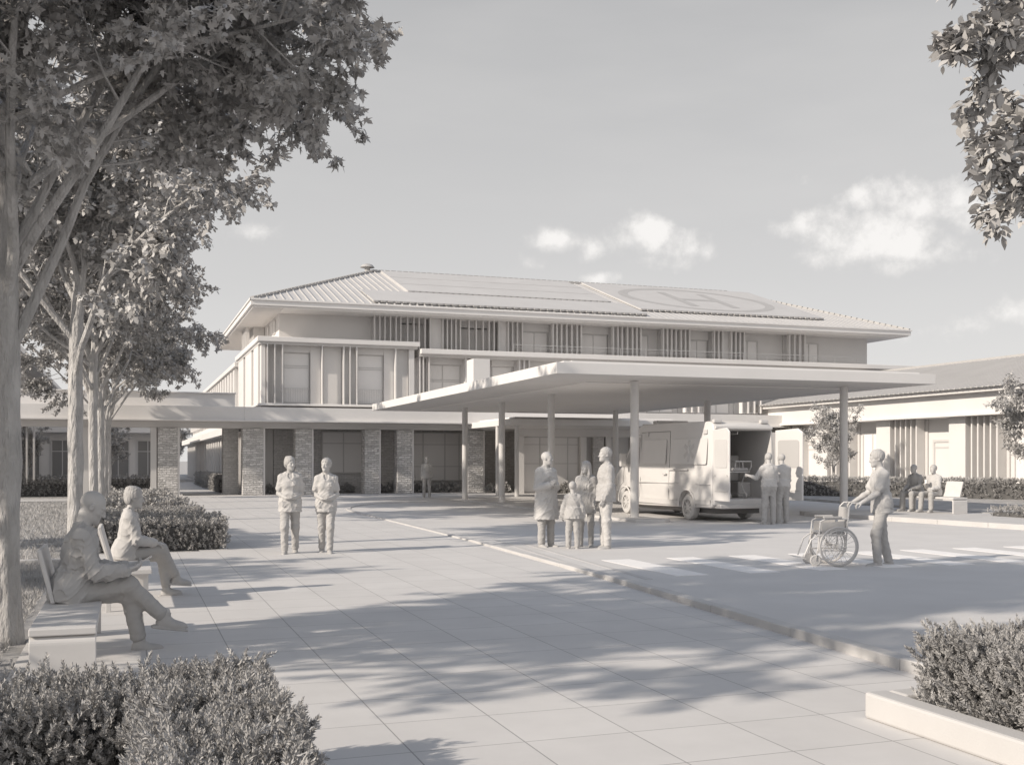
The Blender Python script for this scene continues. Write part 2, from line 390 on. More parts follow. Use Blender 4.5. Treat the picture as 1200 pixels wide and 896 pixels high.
# raised island carrying the left canopy columns
b = MB()
isl = [(12.35, 25.3), (13.05, 25.0), (13.35, 25.3), (13.35, 40.45), (12.35, 40.45)]
b.prism([(p[0], p[1], -0.02) for p in isl], (0, 0, 0.10))
tag(b.build('kerb_island', 'kerb', bevel=0.02), kind='structure')
b = MB()
b.cyl((13.55, 25.35, 0.0), (13.55, 25.35, 0.022), 0.26, n=28)
tag(b.build('manhole_cover', 'van_trim', bevel=0.006), 'round metal manhole cover on the road by the canopy column foot', 'manhole cover')
# right pavement with its kerb
rp = [(18.45, 26.6), (18.8, 26.1), (19.15, 24.0), (19.5, 21.0), (19.9, 18.0), (20.5, 12.0), (21.5, 4.0), (60, 4.0), (60, 27.3), (18.7, 27.3)]
sheet('right_pavement', [(p[0] + 0.14, p[1]) if i < 7 else p for i, p in enumerate(rp)], 0.12, 'kerb', 0.2)
b = MB(); kerb_run(b, [rp[9], rp[0], rp[1], rp[2], rp[3], rp[4], rp[5], rp[6]][1:], 0.16, 0.128, 1.5)
kerb_run(b, [(60, 27.3), (18.66, 27.3)][::-1], 0.15, 0.126, 1.5)
tag(b.build('right_kerb', 'kerb', bevel=0.015), kind='structure')
sheet('right_lawn', [(22.9, 27.1), (22.9, 6.0), (60, 6.0), (60, 27.1)], 0.135, 'lawn', 0.2)
sheet('far_right_lawn', [(22.9, 27.5), (60.0, 27.5), (60.0, 70.0), (26.5, 70.0), (26.0, 40.9), (24.5, 30)], 0.10, 'lawn', 0.2)
# crossing stripes
b = MB()
for k in range(11):
    x = 7.2 + 1.17 * k
    b.box(x, 13.45, 0.0, x + 0.5, 16.0, 0.0125)
tag(b.build('crossing_stripes', 'paint'), kind='structure')
b = MB()
b.prism([(6.32, 14.0, 0), (6.42, 14.0, 0), (7.05, 20.9, 0), (6.95, 20.9, 0)], (0, 0, 0.0125))
b.prism([(6.60, 13.2, 0), (6.70, 13.2, 0), (7.28, 19.7, 0), (7.18, 19.7, 0)], (0, 0, 0.0125))
tag(b.build('road_line', 'concrete'), kind='structure')
# lawn borders on the left
b = MB()
b.box(-12, 18.6, -0.02, -0.9, 18.8, 0.05)
tag(b.build('lawn_edging', 'kerb', bevel=0.01), kind='structure')
sheet('lawn_path', [(-40, 46.2), (1.2, 46.2), (1.2, 49.2), (-40, 49.2)], 0.002, 'kerb')
# ------------------------------------------------------------------ hospital building
HB = empty('hospital_building', (24, 60, 0), 0, 'three storey hospital with hipped seam roof, louvred facade and stone pillar porch', 'hospital')
def P(mb, name, mat, par=None, **k): return mb.build(name, mat, par or HB, **k)
def bx(*a): return MB().box(*a)
# --- ground floor
P(bx(5.9, 54.0, 0, 45.4, 70, 4.0), 'ground_floor_wall', 'brick')
P(bx(5.0, 50.75, 3.47, 45.6, 54.6, 4.06), 'porch_roof', 'trim', bevel=0.012)
P(bx(5.0, 50.6, 3.385, 45.6, 54.5, 3.468), 'porch_roof_lip', 'trim', bevel=0.012)
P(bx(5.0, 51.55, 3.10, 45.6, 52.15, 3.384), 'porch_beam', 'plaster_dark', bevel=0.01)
def pillar(x0, x1, par, y0=51.45, d=0.85, h=3.10):
    o = bx(x0, y0, 0, x1, y0 + d, h).build('stone_pillar', 'stone', par, bevel=0.015)
    MB().box(x1 - 0.001, y0 + 0.05, 0, x1 + 0.09, y0 + d - 0.05, h - 0.002).build('corner_strip', 'trim', o, local=False)
    return o
for x0, x1 in ((5.0, 5.93), (7.42, 8.18), (10.72, 11.42), (12.32, 13.06), (15.9, 16.7), (22.0, 22.8), (27.0, 27.8), (33.0, 33.8), (39, 39.8)): pillar(x0, x1, HB)
# dark timber pier beside the first pillar, seen through the walkway
P(bx(4.25, 53.0, 0, 4.95, 53.8, 3.38), 'brick_pier', 'brick')
def window(x0, x1, z0, z1, y, par=None, mull=(0.5,), trans=(), fw=0.05, dep=0.06, mat='pane', facing='y', railing=False, name='window'):
    """window unit on a wall facing -y (or facing -x when facing=='x', then x0,x1 run along y and y is the x position)"""
    par = par or HB
    def bb(m, a0, d0, zz0, a1, d1, zz1):
        if facing == 'y': m.box(a0, y + d0, zz0, a1, y + d1, zz1)
        else: m.box(y + d0, a0, zz0, y + d1, a1, zz1)
    f = MB(); bb(f, x0, -dep, z0, x0 + fw, 0, z1); bb(f, x1 - fw, -dep, z0, x1, 0, z1)
    bb(f, x0 + fw, -dep, z1 - fw, x1 - fw, 0, z1); bb(f, x0 + fw, -dep, z0, x1 - fw, 0, z0 + fw)
    for t in mull:
        c = x0 + (x1 - x0) * t; bb(f, c - fw * .4, -dep * .8, z0 + fw, c + fw * .4, 0, z1 - fw)
    for t in trans:
        c = z0 + (z1 - z0) * t; bb(f, x0 + fw, -dep * .7, c - fw * .35, x1 - fw, -0.001, c + fw * .35)
    wv = f.build(name, 'frame', par)
    p = MB(); bb(p, x0 + fw * .5, -dep * .45, z0 + fw * .5, x1 - fw * .5, -0.004, z1 - fw * .5); p.build('pane', mat, wv)
    if railing:
        r = MB(); h = railing
        bb(r, x0, -dep - .10, z0 + h - .03, x1, -dep - .07, z0 + h)
        bb(r, x0, -dep - .10, z0 + .05, x1, -dep - .07, z0 + .075)
        n = int((x1 - x0) / 0.11)
        for i in range(n + 1):
            c = x0 + (x1 - x0) * i / n; bb(r, c - .007, -dep - .092, z0 + .075, c + .007, -dep - .078, z0 + h - .03)
        r.build('railing', 'metal', wv)
    return wv
# ground floor window bays between the pillars
P(bx(6.7, 53.86, 0, 7.75, 53.998, 3.1), 'wall_panel', 'brick'); P(bx(6.2, 53.9, 0, 6.68, 53.998, 3.1), 'door_panel', 'louvre_back')
window(9.05, 11.25, 0.95, 3.05, 53.99, mull=(0.5,), trans=(0.72,), fw=.07, dep=.12)
P(bx(8.9, 53.7, 0, 11.4, 53.99, 0.93), 'parapet_wall', 'brick')
P(bx(11.7, 53.84, 0, 12.95, 53.998, 3.1), 'wall_panel', 'brick')
window(13.6, 16.9, 0.55, 3.05, 53.99, mull=(0.2, 0.55, 0.78), trans=(0.75, 0.30), fw=.06, dep=.12)
# --- entrance vestibule with its own low canopy
P(bx(15.85, 45.0, 3.17, 24.6, 51.44, 3.45), 'entrance_roof', 'trim', bevel=0.015)
P(bx(16.3, 45.6, 3.452, 24.2, 51.40, 3.56), 'entrance_roof_curb', 'trim', bevel=0.01)
for x, y in ((15.95, 47.0), (16.3, 45.4), (24.1, 45.4)):
    P(MB().cyl((x, y, 0), (x, y, 3.168), 0.10, n=20), 'entrance_post', 'metal', smooth=True)
P(bx(17.9, 49.7, 2.78, 24.3, 49.95, 3.168), 'entrance_header', 'trim')
for x in (17.9, 21.2, 22.55, 24.0):
    P(bx(x, 49.60, 0, x + .30, 49.96, 2.778 if x != 17.9 else 2.778), 'entrance_jamb', 'trim', bevel=0.01)
dd = window(18.22, 21.18, 0.02, 2.776, 49.9, mull=(0.30, 0.5, 0.80), trans=(0.52, 0.86), fw=.05, dep=.08, name='entrance_door')
window(21.52, 22.53, 0.02, 2.776, 49.9, mull=(0.45,), fw=.05, dep=.08, mat='louvre_back')
window(22.87, 23.98, 0.02, 2.776, 49.9, mull=(0.4,), fw=.05, dep=.08, mat='louvre_back')
P(bx(21.85, 49.55, 0, 22.42, 49.82, 2.775), 'brick_pier', 'brick')
P(bx(24.32, 49.7, 0, 45.0, 50.0, 3.1), 'entrance_wall', 'plaster')
# --- first floor bay on the left
P(bx(5.95, 52.55, 4.06, 13.28, 62.9, 7.2), 'bay_wall', 'plaster')
P(bx(5.7, 51.8, 7.202, 13.55, 63.1, 7.44), 'bay_cornice', 'trim', bevel=0.02)
P(bx(5.8, 51.92, 7.09, 13.45, 63.0, 7.2015), 'bay_cornice_fillet', 'plaster_dark')
P(bx(5.75, 51.75, 4.19, 13.5, 62.95, 4.30), 'bay_ledge', 'trim', bevel=0.015)
P(bx(5.9, 52.05, 4.30, 6.10, 52.56, 7.09), 'bay_pier', 'plaster', bevel=0.01)
P(bx(13.05, 52.05, 4.30, 13.32, 52.56, 7.09), 'bay_pier', 'plaster', bevel=0.01)
P(bx(8.25, 52.3, 4.30, 8.74, 52.548, 7.09), 'bay_pilaster', 'plaster'); P(bx(11.85, 52.3, 4.30, 12.34, 52.548, 7.09), 'bay_pilaster', 'plaster')
P(bx(8.9, 52.38, 4.30, 9.75, 52.548, 7.09), 'bay_panel', 'plaster'); P(bx(12.45, 52.40, 4.30, 13.05, 52.548, 7.09), 'bay_panel', 'plaster')
for a, c in ((6.98, 8.22), (10.55, 11.83)):
    P(bx(a - .05, 52.36, 6.78, c + 0.03, 52.549, 7.088), 'window_lintel', 'plaster')
    window(a, c, 4.34, 6.78, 52.54, mull=(), trans=(0.70, 0.74), fw=.05, dep=.08, railing=0.75)
def fins(xs, y0, y1, z0, z1, th=0.055, par=None, back=None, mat='fin', rails=True):
    m = MB()
    for x in xs: m.box(x - th / 2, y0, z0, x + th / 2, y1, z1)
    if rails and len(xs) > 1:
        m.box(min(xs), y1 - .03, z1 - .06, max(xs), y1 - .004, z1 - .001); m.box(min(xs), y1 - .03, z0 + .001, max(xs), y1 - .004, z0 + .06)
    return m.build('louvre_screen', mat, par or HB)
fins([6.18, 6.52, 6.88], 51.92, 52.2, 4.30, 7.09); fins([8.77], 51.92, 52.2, 4.30, 7.09)
fins([9.80, 10.10, 10.43], 51.92, 52.2, 4.30, 7.09); fins([12.36], 51.92, 52.2, 4.30, 7.09)
P(bx(6.12, 52.50, 4.30, 6.95, 52.549, 7.089), 'louvre_backing', 'plaster_dark'); P(bx(9.78, 52.50, 4.30, 10.5, 52.549, 7.089), 'louvre_backing', 'plaster_dark')
# bay side wall (faces the low sun): pale panels and dark reveals
for k, (a, c) in enumerate(((52.6, 54.6), (55.6, 58.6), (59.6, 62.4))): P(bx(5.82, a, 4.30, 5.948, c, 7.088), 'side_panel', 'plaster')
for k, (a, c) in enumerate(((54.62, 55.58), (58.62, 59.58))): window(a, c, 4.5, 7.0, 5.945, facing='x', fw=.06, dep=.05)
# --- long side wing going back
P(bx(6.05, 62.92, 3.6, 20, 112, 6.9), 'side_wing_wall', 'plaster')
P(bx(5.65, 62.92, 6.902, 20, 112.2, 7.15), 'side_wing_cornice', 'trim', bevel=0.02)
P(bx(5.9, 70.02, 0, 20, 112, 3.55), 'side_wing_lower_wall', 'plaster')
P(bx(5.0, 54.6, 3.04, 5.89, 112, 3.5), 'side_arcade_beam', 'trim', bevel=0.02)
m = MB()
y = 63.6; i = 0
while y < 111: m.box(5.78, y, 4.3, 6.045, y + (0.95 if i % 2 else 0.10), 6.9); y += 1.15 if i % 2 else 0.75; i += 1
P(m, 'louvre_screen', 'fin')
m = MB(); y = 56.5
while y < 111: m.box(5.46, y, 0, 5.6, y + 0.75, 3.038); y += 1.9
P(m, 'louvre_screen', 'fin')
P(bx(5.62, 54.02, 0, 5.70, 69.99, 3.03), 'arcade_backing', 'louvre_back')
P(bx(5.72, 70.0, 0, 5.88, 111.9, 3.03), 'arcade_backing', 'louvre_back')
# --- middle floor to the right of the bay
P(bx(13.30, 53.0, 4.06, 45.3, 70, 6.8), 'first_floor_wall', 'plaster')
P(bx(13.56, 51.6, 6.852, 45.8, 71, 7.10), 'first_floor_cornice', 'trim', bevel=0.02)
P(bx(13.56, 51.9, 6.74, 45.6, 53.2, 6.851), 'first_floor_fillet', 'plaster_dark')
midw = [(14.15, 15.95), (17.62, 18.75), (19.7, 21.3), (23.0, 24.6), (26.5, 28.1), (30.0, 31.6), (33.5, 35.1), (37.0, 38.6), (40.5, 42.1)]
for a, c in midw:
    window(a, c, 4.2, 6.45, 52.99, mull=(0.48,) if c - a > 1.3 else (), trans=(0.62, 0.66), fw=.05, dep=.10)
    P(bx(a - .04, 52.72, 6.45, c + .04, 52.999, 6.739), 'window_lintel', 'plaster')
fins([13.60, 13.78, 14.08], 52.05, 52.35, 4.2, 6.74); 
midfin = [[15.99, 16.28, 16.57], [18.85, 19.10, 19.38], [21.5, 21.9, 22.3, 22.7], [24.8, 25.2, 25.6, 26.0], [28.4, 28.8, 29.2, 29.6], [31.9, 32.3, 32.7, 33.1], [35.4, 35.8, 36.2, 36.6], [38.9, 39.3, 39.7, 40.1], [42.4, 42.8, 43.2, 43.6, 44.0]]
for f in midfin:
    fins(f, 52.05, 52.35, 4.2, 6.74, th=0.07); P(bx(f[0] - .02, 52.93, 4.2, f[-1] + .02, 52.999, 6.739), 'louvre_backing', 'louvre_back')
# --- top floor
P(bx(6.9, 53.3, 7.0, 41.1, 70.2, 8.74), 'top_floor_wall', 'plaster')
tops = [[11.44, 11.70, 11.96, 12.24, 12.52, 12.76, 13.11, 13.43, 13.7, 14.0, 14.27], [14.93, 15.16, 15.38, 15.61, 15.85, 16.31, 16.69, 17.06, 17.38, 17.65, 17.91],
        [18.42, 18.65, 18.91, 19.19], [20.89, 21.11, 21.37, 21.66, 21.95, 22.25, 22.49], [24.34, 24.61, 24.86, 25.17, 25.47, 25.72, 25.97], [27.31, 27.56, 27.82, 28.08, 28.39, 28.66, 28.92],
        [30.45, 30.72, 30.98], [31.53, 31.8, 32.07, 32.35], [35.28, 35.62, 35.96, 36.3]]
for f in tops:
    fins(f, 52.55, 52.8, 7.1, 8.74, th=0.085 if f[0] > 20 else 0.06); P(bx(f[0] - .02, 53.2, 7.1, f[-1] + .05, 53.298, 8.738), 'louvre_backing', 'louvre_back')
P(bx(14.32, 52.75, 7.1, 14.90, 53.0, 8.738), 'blank_panel', 'plaster'); P(bx(17.96, 52.75, 7.1, 18.38, 53.0, 8.738), 'blank_panel', 'plaster'); P(bx(31.03, 52.8, 7.1, 31.48, 53.05, 8.738), 'blank_panel', 'plaster')
for a, c, two, h in ((12.9, 14.2, 1, 8.5), (16.0, 17.6, 1, 8.4), (19.40, 20.83, 1, 8.35), (22.72, 24.27, 1, 8.35), (26.2, 26.75, 0, 8.42), (29.15, 30.35, 1, 8.28), (32.65, 33.62, 1, 8.36), (36.75, 37.68, 1, 8.36)):
    window(a, c, 7.12, h, 53.29, mull=(0.48,) if c - a > 1.1 else ((0.3,) if two else ()), fw=.05, dep=.09)
    if c - a > 1.1: P(bx(a - .03, 53.12, h, c + .03, 53.299, 8.738), 'window_lintel', 'plaster')
def rail(x0, x1, y, z, h, par, post=1.4):
    m = MB(); m.box(x0, y - .012, z + h - .03, x1, y + .012, z + h); m.box(x0, y - .008, z + h * .55, x1, y + .008, z + h * .55 + .016)
    n = int((x1 - x0) / post)
    for i in range(n + 1):
        x = x0 + (x1 - x0) * i / n; m.box(x - .012, y - .012, z, x + .012, y + .012, z + h - .03)
    return m.build('terrace_railing', 'metal', par)
rail(18.5, 39.4, 52.0, 7.10, 0.42, HB)
# side of the top floor under the left eave
for a in (54.6, 57.2): window(a, a + .8, 7.9, 8.6, 6.895, facing='x', mull=(), fw=.05, dep=.05)
m = MB()
for y in (59.2, 59.6, 60.0, 60.4, 60.8, 61.2): m.box(5.9, y, 7.44, 6.1, y + .08, 8.74)
P(m, 'louvre_screen', 'fin'); P(bx(6.3, 59.1, 7.44, 6.88, 61.4, 8.74), 'louvre_backing', 'louvre_back')
# --- hipped roof
X0, X1, Y0, Y1, ZE, ZR, RX0, RX1, RY = 5.4, 42.5, 51.3, 72.1, 9.09, 12.5, 13.3, 36.7, 61.7
m = MB()
m.add([(X0, Y0, ZE), (X1, Y0, ZE), (X1, Y1, ZE), (X0, Y1, ZE), (RX0, RY, ZR), (RX1, RY, ZR)], [(0, 1, 5, 4), (1, 2, 5), (2, 3, 4, 5), (3, 0, 4), (3, 2, 1, 0)])
RF = P(m, 'roof', 'roof')
m = MB()   # fascia and soffit ring
m.box(X0 - .06, Y0 - .06, 8.80, X1 + .06, Y0 + .05, 9.088); m.box(X0 - .06, Y1 - .05, 8.80, X1 + .06, Y1 + .06, 9.088)
m.box(X0 - .06, Y0 + .05, 8.80, X0 + .05, Y1 - .05, 9.088); m.box(X1 - .05, Y0 + .05, 8.80, X1 + .06, Y1 - .05, 9.088)
m.build('fascia', 'trim', RF, bevel=0.012)
m = MB(); m.box(X0 - .10, Y0 - .12, 9.03, X1 + .10, Y0 - .061, 9.12); m.box(X0 - .12, Y0 - .12, 9.03, X0 - .061, Y1 + .1, 9.12)
m.build('gutter', 'trim', RF, bevel=0.01)
m = MB(); m.box(X0 + .05, Y0 + .05, 8.74, X1 - .05, Y1 - .05, 8.798)
y = Y0 + .25
while y < Y1: m.box(X0 + .06, y, 8.715, 6.88, y + .10, 8.7405); y += .28
m.build('soffit', 'soffit', RF)
SL = (ZR - ZE) / (RY - Y0)
def rz(y): return ZE + SL * (y - Y0)
def strip(m, p, q, w, h, nrm):
    m.bar(Vector(p) + nrm * (h / 2 - .01), Vector(q) + nrm * (h / 2 - .01), w, h, up=nrm)
NF = Vector((0, -SL, 1)).normalized(); SLX = (ZR - ZE) / (RX0 - X0); NL = Vector((-SLX, 0, 1)).normalized()
m = MB(); x = X0 + .35
while x < X1 - .2:
    if x < RX0: t = (x - X0) / (RX0 - X0)
    elif x > RX1: t = (X1 - x) / (X1 - RX1)
    else: t = 1
    ye = Y0 + (RY - Y0) * t
    strip(m, (x, Y0, ZE), (x, ye, rz(ye)), .045 if x < 14 else .035, .06 if x < 14 else .03, NF); x += .38
m.build('roof_seams', 'roof', RF)
m = MB()
y = Y0 + .35
while y < Y1 - .2:
    t = (y - Y0) / (RY - Y0) if y < RY else (Y1 - y) / (Y1 - RY)
    xe = X0 + (RX0 - X0) * t; strip(m, (X0, y, ZE), (xe, y, ZE + SLX * (xe - X0)), .045, .055, NL); y += .38
m.build('roof_seams', 'roof', RF)
m = MB()   # ridge and hip caps with tile ends
def caps(m, p, q, step=.36):
    p = Vector(p); q = Vector(q); d = q - p; n = int(d.length / step)
    for i in range(n):
        a = p + d * (i / n); c = p + d * ((i + .8) / n); m.bar(a + Vector((0, 0, .05)), c + Vector((0, 0, .05)), .20, .12)
    m.bar(p + Vector((0, 0, .01)), q + Vector((0, 0, .01)), .13, .10)
caps(m, (RX0, RY, ZR), (RX1, RY, ZR)); caps(m, (X0, Y0, ZE), (RX0, RY, ZR)); caps(m, (X1, Y0, ZE), (RX1, RY, ZR))
m.build('ridge_cap', 'roof_mark', RF)
def roofslab(x0, x1, y0, y1, off, th, name, mat, ends=True, par=None):
    m = MB(); a = NF * off
    pts = [Vector((x0, y0, rz(y0))) + a, Vector((x1, y0, rz(y0))) + a, Vector((x1, y1, rz(y1))) + a, Vector((x0, y1, rz(y1))) + a]
    m.prism(pts, NF * th)
    o = m.build(name, mat, par or HB)
    if ends:
        e = MB(); up_ = Vector((0, 1, SL)).normalized(); base = lambda x_, t_: Vector((x_, y0, rz(y0))) + a + up_ * t_
        poly = [base(x0, -.004)]; x = x0
        while x < x1 - .3:
            poly += [base(x + .02, -.004), base(x + .02, -.10), base(x + .22, -.10), base(x + .22, -.004)]; x += .36
        poly += [base(x1, -.004), base(x1, .0), base(x0, .0)]
        e.prism(poly, NF * (th * .8))
        e.build('edge_tiles', 'roof_mark', o)
    return o
roofslab(13.72, 25.3, 55.0, 61.35, .05, .09, 'roof_panel', 'roof')
roofslab(11.2, 26.0, 53.4, 54.9, .045, .05, 'roof_panel', 'roof', False)
roofslab(11.2, 25.9, 51.75, 53.3, .05, .09, 'roof_panel', 'roof')
roofslab(26.25, 38.0, 53.2, 61.4, .05, .09, 'roof_panel', 'roof')
m = MB()
for y in (57.1, 59.2): m.bar(Vector((13.75, y, rz(y))) + NF * .143, Vector((25.3, y, rz(y))) + NF * .143, .05, .012, up=NF)
m.build('panel_joint', 'roof_mark', RF)
# helipad ring and letter, painted on the slope (thin raised sheets)
m = MB(); cx, cy, ax, ay = 31.9, 57.2, 4.9, 3.45; O = NF * .146; n = 72
vs = []; fs = []
for i in range(n):
    t = 2 * PI * i / n
    for s_ in (1.0, 0.88):
        y = cy + ay * s_ * math.sin(t); vs.append(Vector((cx + ax * s_ * math.cos(t), y, rz(y))) + O)
for i in range(n): j = (i + 1) % n; fs.append((2 * i, 2 * j, 2 * j + 1, 2 * i + 1))
m.add(vs, fs); m.build('helipad_ring', 'roof_mark', HB)
m = MB()
def hq(x0, x1, y0, y1): m.add([Vector((a, c, rz(c))) + NF * .149 for a, c in ((x0, y0), (x1, y0), (x1, y1), (x0, y1))], [(0, 1, 2, 3)])
hq(30.3, 30.85, 55.0, 59.3); hq(33.0, 33.55, 55.0, 59.3); hq(30.85, 33.0, 56.85, 57.4)
m.build('helipad_letter', 'roof_mark', HB)
m = MB(); m.cyl((13.0, 61.7, 12.4), (13.0, 61.7, 12.72), .16, n=16); m.cyl((13.0, 61.7, 12.72), (13.0, 61.7, 12.86), .42, .30, n=20); m.cyl((13.0, 61.7, 12.86), (13.0, 61.7, 12.93), .30, .12, n=20)
m.build('roof_vent', 'roof_mark', RF, smooth=True)

# ------------------------------------------------------------------ covered walkway on the left
WK = empty('covered_walkway', (-6, 53, 0), 0, 'flat roofed covered walkway with stone and slim pillars left of the hospital', 'walkway')
bx(-30, 50.75, 3.47, 4.998, 56.2, 4.06).build('walkway_roof', 'trim', WK, bevel=0.012)
bx(-30, 50.6, 3.385, 4.998, 56.1, 3.468).build('roof_lip', 'trim', WK, bevel=0.012)
bx(-30, 52.0, 4.062, 4.7, 56.0, 4.70).build('upper_parapet', 'trim', WK, bevel=0.012)
bx(-30, 51.9, 4.702, 4.75, 56.1, 4.76).build('parapet_coping', 'trim', WK, bevel=0.01)
bx(-30, 51.55, 3.10, 4.998, 52.15, 3.384).build('beam', 'plaster_dark', WK, bevel=0.01)
pillar(1.26, 2.12, WK)
for x0, x1 in ((-2.5, -2.3), (-1.9, -1.65), (0.95, 1.2), (-7.3, -7.0), (-12.2, -11.8)): bx(x0, 51.5, 0, x1, 52.1, 3.098).build('slim_pillar', 'plaster_dark', WK)
for x0, x1 in ((-2.6, -2.3), (1.1, 1.5), (-9.5, -9.2)): bx(x0, 55.2, 0, x1, 55.6, 3.38).build('slim_pillar', 'plaster_dark', WK)

# ------------------------------------------------------------------ buildings beyond the walkway, left
LB = empty('ward_building', (-16, 80, 0), 0, 'dark eaved ward block with louvred end behind the left walkway', 'building')
bx(-30, 62, 0, -8.2, 125, 8.6).build('wall', 'plaster', LB)
m = MB(); m.add([(-32, 58, 8.85), (-6.5, 58, 8.85), (-6.5, 127, 8.85), (-32, 127, 8.85), (-19, 70, 12.6), (-19, 115, 12.6)], [(0, 1, 4), (1, 2, 5, 4), (2, 3, 5), (3, 0, 4, 5), (3, 2, 1, 0)])
lr = m.build('roof', 'roof', LB)
m = MB(); m.box(-6.62, 57.9, 8.6, -6.45, 127, 8.95); m.box(-32, 57.9, 8.6, -6.62, 58.02, 8.95); m.build('fascia', 'trim', lr)
m = MB()
for i in range(26): m.box(-8.19, 63 + i * 2.3, 4.3, -7.7, 63.12 + i * 2.3, 8.58)
m.build('louvre_slats', 'fin', LB)
m = MB()
for i in range(14): m.box(-8.6 + i * .32, 58.3, 0, -8.52 + i * .32, 58.7, 3.4)
m.build('louvre_screen', 'fin', LB)
bx(-9, 58.75, 0, -5.4, 58.9, 3.45).build('louvre_backing', 'louvre_back', LB)
bx(-9.2, 58.0, 3.45, -4.4, 62, 3.7).build('porch_roof', 'trim', LB)
for i in range(10):
    window(64 + i * 4.6, 66.2 + i * 4.6, 4.9, 7.6, -8.195, par=LB, facing='x', fw=.07, dep=.06)
RB = empty('rear_pavilion', (0, 88, 0), 0, 'low pavilion with wide windows at the back seen under the left walkway', 'building')
bx(-12, 84, 0, 3.2, 96, 3.6).build('wall', 'plaster', RB)
bx(-13, 83, 3.6, 3.4, 97, 4.05).build('roof_edge', 'trim', RB)
m = MB(); m.add([(-13, 83.2, 4.052), (3.3, 83.2, 4.052), (3.3, 96, 4.052), (-13, 96, 4.052), (-8, 89.5, 6.2), (-1, 89.5, 6.2)], [(0, 1, 5, 4), (1, 2, 5), (2, 3, 4, 5), (3, 0, 4), (3, 2, 1, 0)]); m.build('roof', 'roof', RB)
for a in (-11.2, -8.2, -5.2, -2.2, 0.6): window(a, a + 2.3, 0.3, 3.1, 83.99, par=RB, mull=(0.33, 0.66), trans=(0.7,), fw=.08, dep=.1, mat='pane_dark')

# ------------------------------------------------------------------ right wing
RW = empty('outpatient_wing', (38, 48, 0), 0, 'single storey wing with deep parapet, louvre screens and tiled roof on the right', 'building')
bx(34.6, 22, 0, 47, 66, 3.7).build('wall', 'plaster', RW)
bx(33.6, 22, 3.62, 34.7, 66, 4.45).build('parapet', 'plaster', RW, bevel=0.015)
bx(33.2, 22, 4.452, 47, 66.4, 4.62).build('eaves', 'trim', RW, bevel=0.015)
bx(33.45, 22, 3.50, 34.65, 66, 3.618).build('lower_lip', 'trim', RW, bevel=0.01)
bx(33.35, 22, 3.30, 33.85, 66, 3.42).build('lintel', 'trim', RW) if False else None
m = MB(); m.add([(33.0, 21.5, 4.625), (47, 21.5, 4.625), (47, 66.6, 4.625), (33.0, 66.6, 4.625), (40, 27, 6.55), (40, 61, 6.55)], [(0, 1, 4), (1, 2, 5, 4), (2, 3, 5), (3, 0, 4, 5), (3, 2, 1, 0)])
wr = m.build('roof', 'rooftile', RW)
m = MB(); y = 22.0
SW = (6.55 - 4.625) / 7.0
NW = Vector((-SW, 0, 1)).normalized()
while y < 66.2:
    t = min(1, (y - 21.5) / 5.5, (66.6 - y) / 5.6); m.bar(Vector((33.0, y, 4.625)) + NW * .015, Vector((33.0 + 7 * t, y, 4.625 + SW * 7 * t)) + NW * .015, .09, .06, up=NW); y += .32
m.build('tile_rolls', 'roof', wr)
m = MB(); m.box(39.9, 27, 6.5, 40.1, 61, 6.66); m.build('ridge_cap', 'roof_mark', wr)
# bays of the wing: pier, louvre screen, door or window
yy = 63.0; k = 0
while yy > 24:
    bx(34.0, yy - 1.0, 0, 34.598, yy, 3.498).build('pier', 'plaster', RW, bevel=0.01)
    m = MB()
    for i in range(5): m.box(34.05, yy - 1.35 - i * .36, 0, 34.5, yy - 1.27 - i * .36, 3.49)
    m.build('louvre_screen', 'fin', RW)
    bx(34.52, yy - 2.95, 0, 34.597, yy - 1.1, 3.49).build('louvre_backing', 'plaster_dark', RW)
    if k % 2 == 0:
        window(yy - 4.7, yy - 3.3, 0.05, 2.55, 34.59, par=RW, mull=(), trans=(0.86,), facing='x', fw=.12, dep=.08, mat='plaster', name='door')
    else:
        window(yy - 4.7, yy - 3.2, 0.1, 3.0, 34.59, par=RW, mull=(0.5,), facing='x', fw=.07, dep=.08)
    yy -= 4.9; k += 1
CB = empty('link_building', (29, 58, 0), 0, 'low flat roofed link between hospital and right wing behind the canopy', 'building')
bx(45.9, 48.0, 0, 50, 60, 3.2).build('wall', 'plaster', CB)
bx(45.85, 47.5, 3.2, 50, 60, 3.75).build('roof_edge', 'trim', CB, bevel=0.015)

# ------------------------------------------------------------------ entrance canopy
CN = empty('entrance_canopy', (15.7, 35, 0), 0, 'big flat white canopy on round columns over the ambulance bay', 'canopy')
bx(9.95, 24.8, 3.76, 21.45, 46.2, 4.04).build('canopy_slab', 'trim', CN, bevel=0.006)
bx(10.25, 25.1, 4.041, 21.15, 45.9, 4.10).build('canopy_kerb', 'trim', CN, bevel=0.012)
bx(10.7, 25.6, 4.102, 20.7, 45.4, 4.17).build('canopy_deck', 'roof', CN)
bx(11.75, 27.2, 3.735, 20.4, 44.8, 3.758).build('soffit_panel', 'soffit', CN)
bx(11.85, 37.7, 4.171, 12.5, 38.5, 5.32).build('roof_box', 'plaster', CN, bevel=0.015)
for x, y in ((12.85, 26.4), (12.85, 32.5), (12.85, 37.4), (12.85, 42.0), (19.55, 26.4), (19.55, 34.25), (19.55, 42.0)):
    z0 = 0.081 if (x < 15 and y < 40) else (0.0 if x < 15 or y > 27.2 else 0.12)
    c = MB().cyl((x, y, z0), (x, y, 3.734), .115, n=28).build('column', 'metal', CN, smooth=True)
    MB().cyl((x, y, z0), (x, y, z0 + .02), .16, n=28).build('base_plate', 'metal', c)
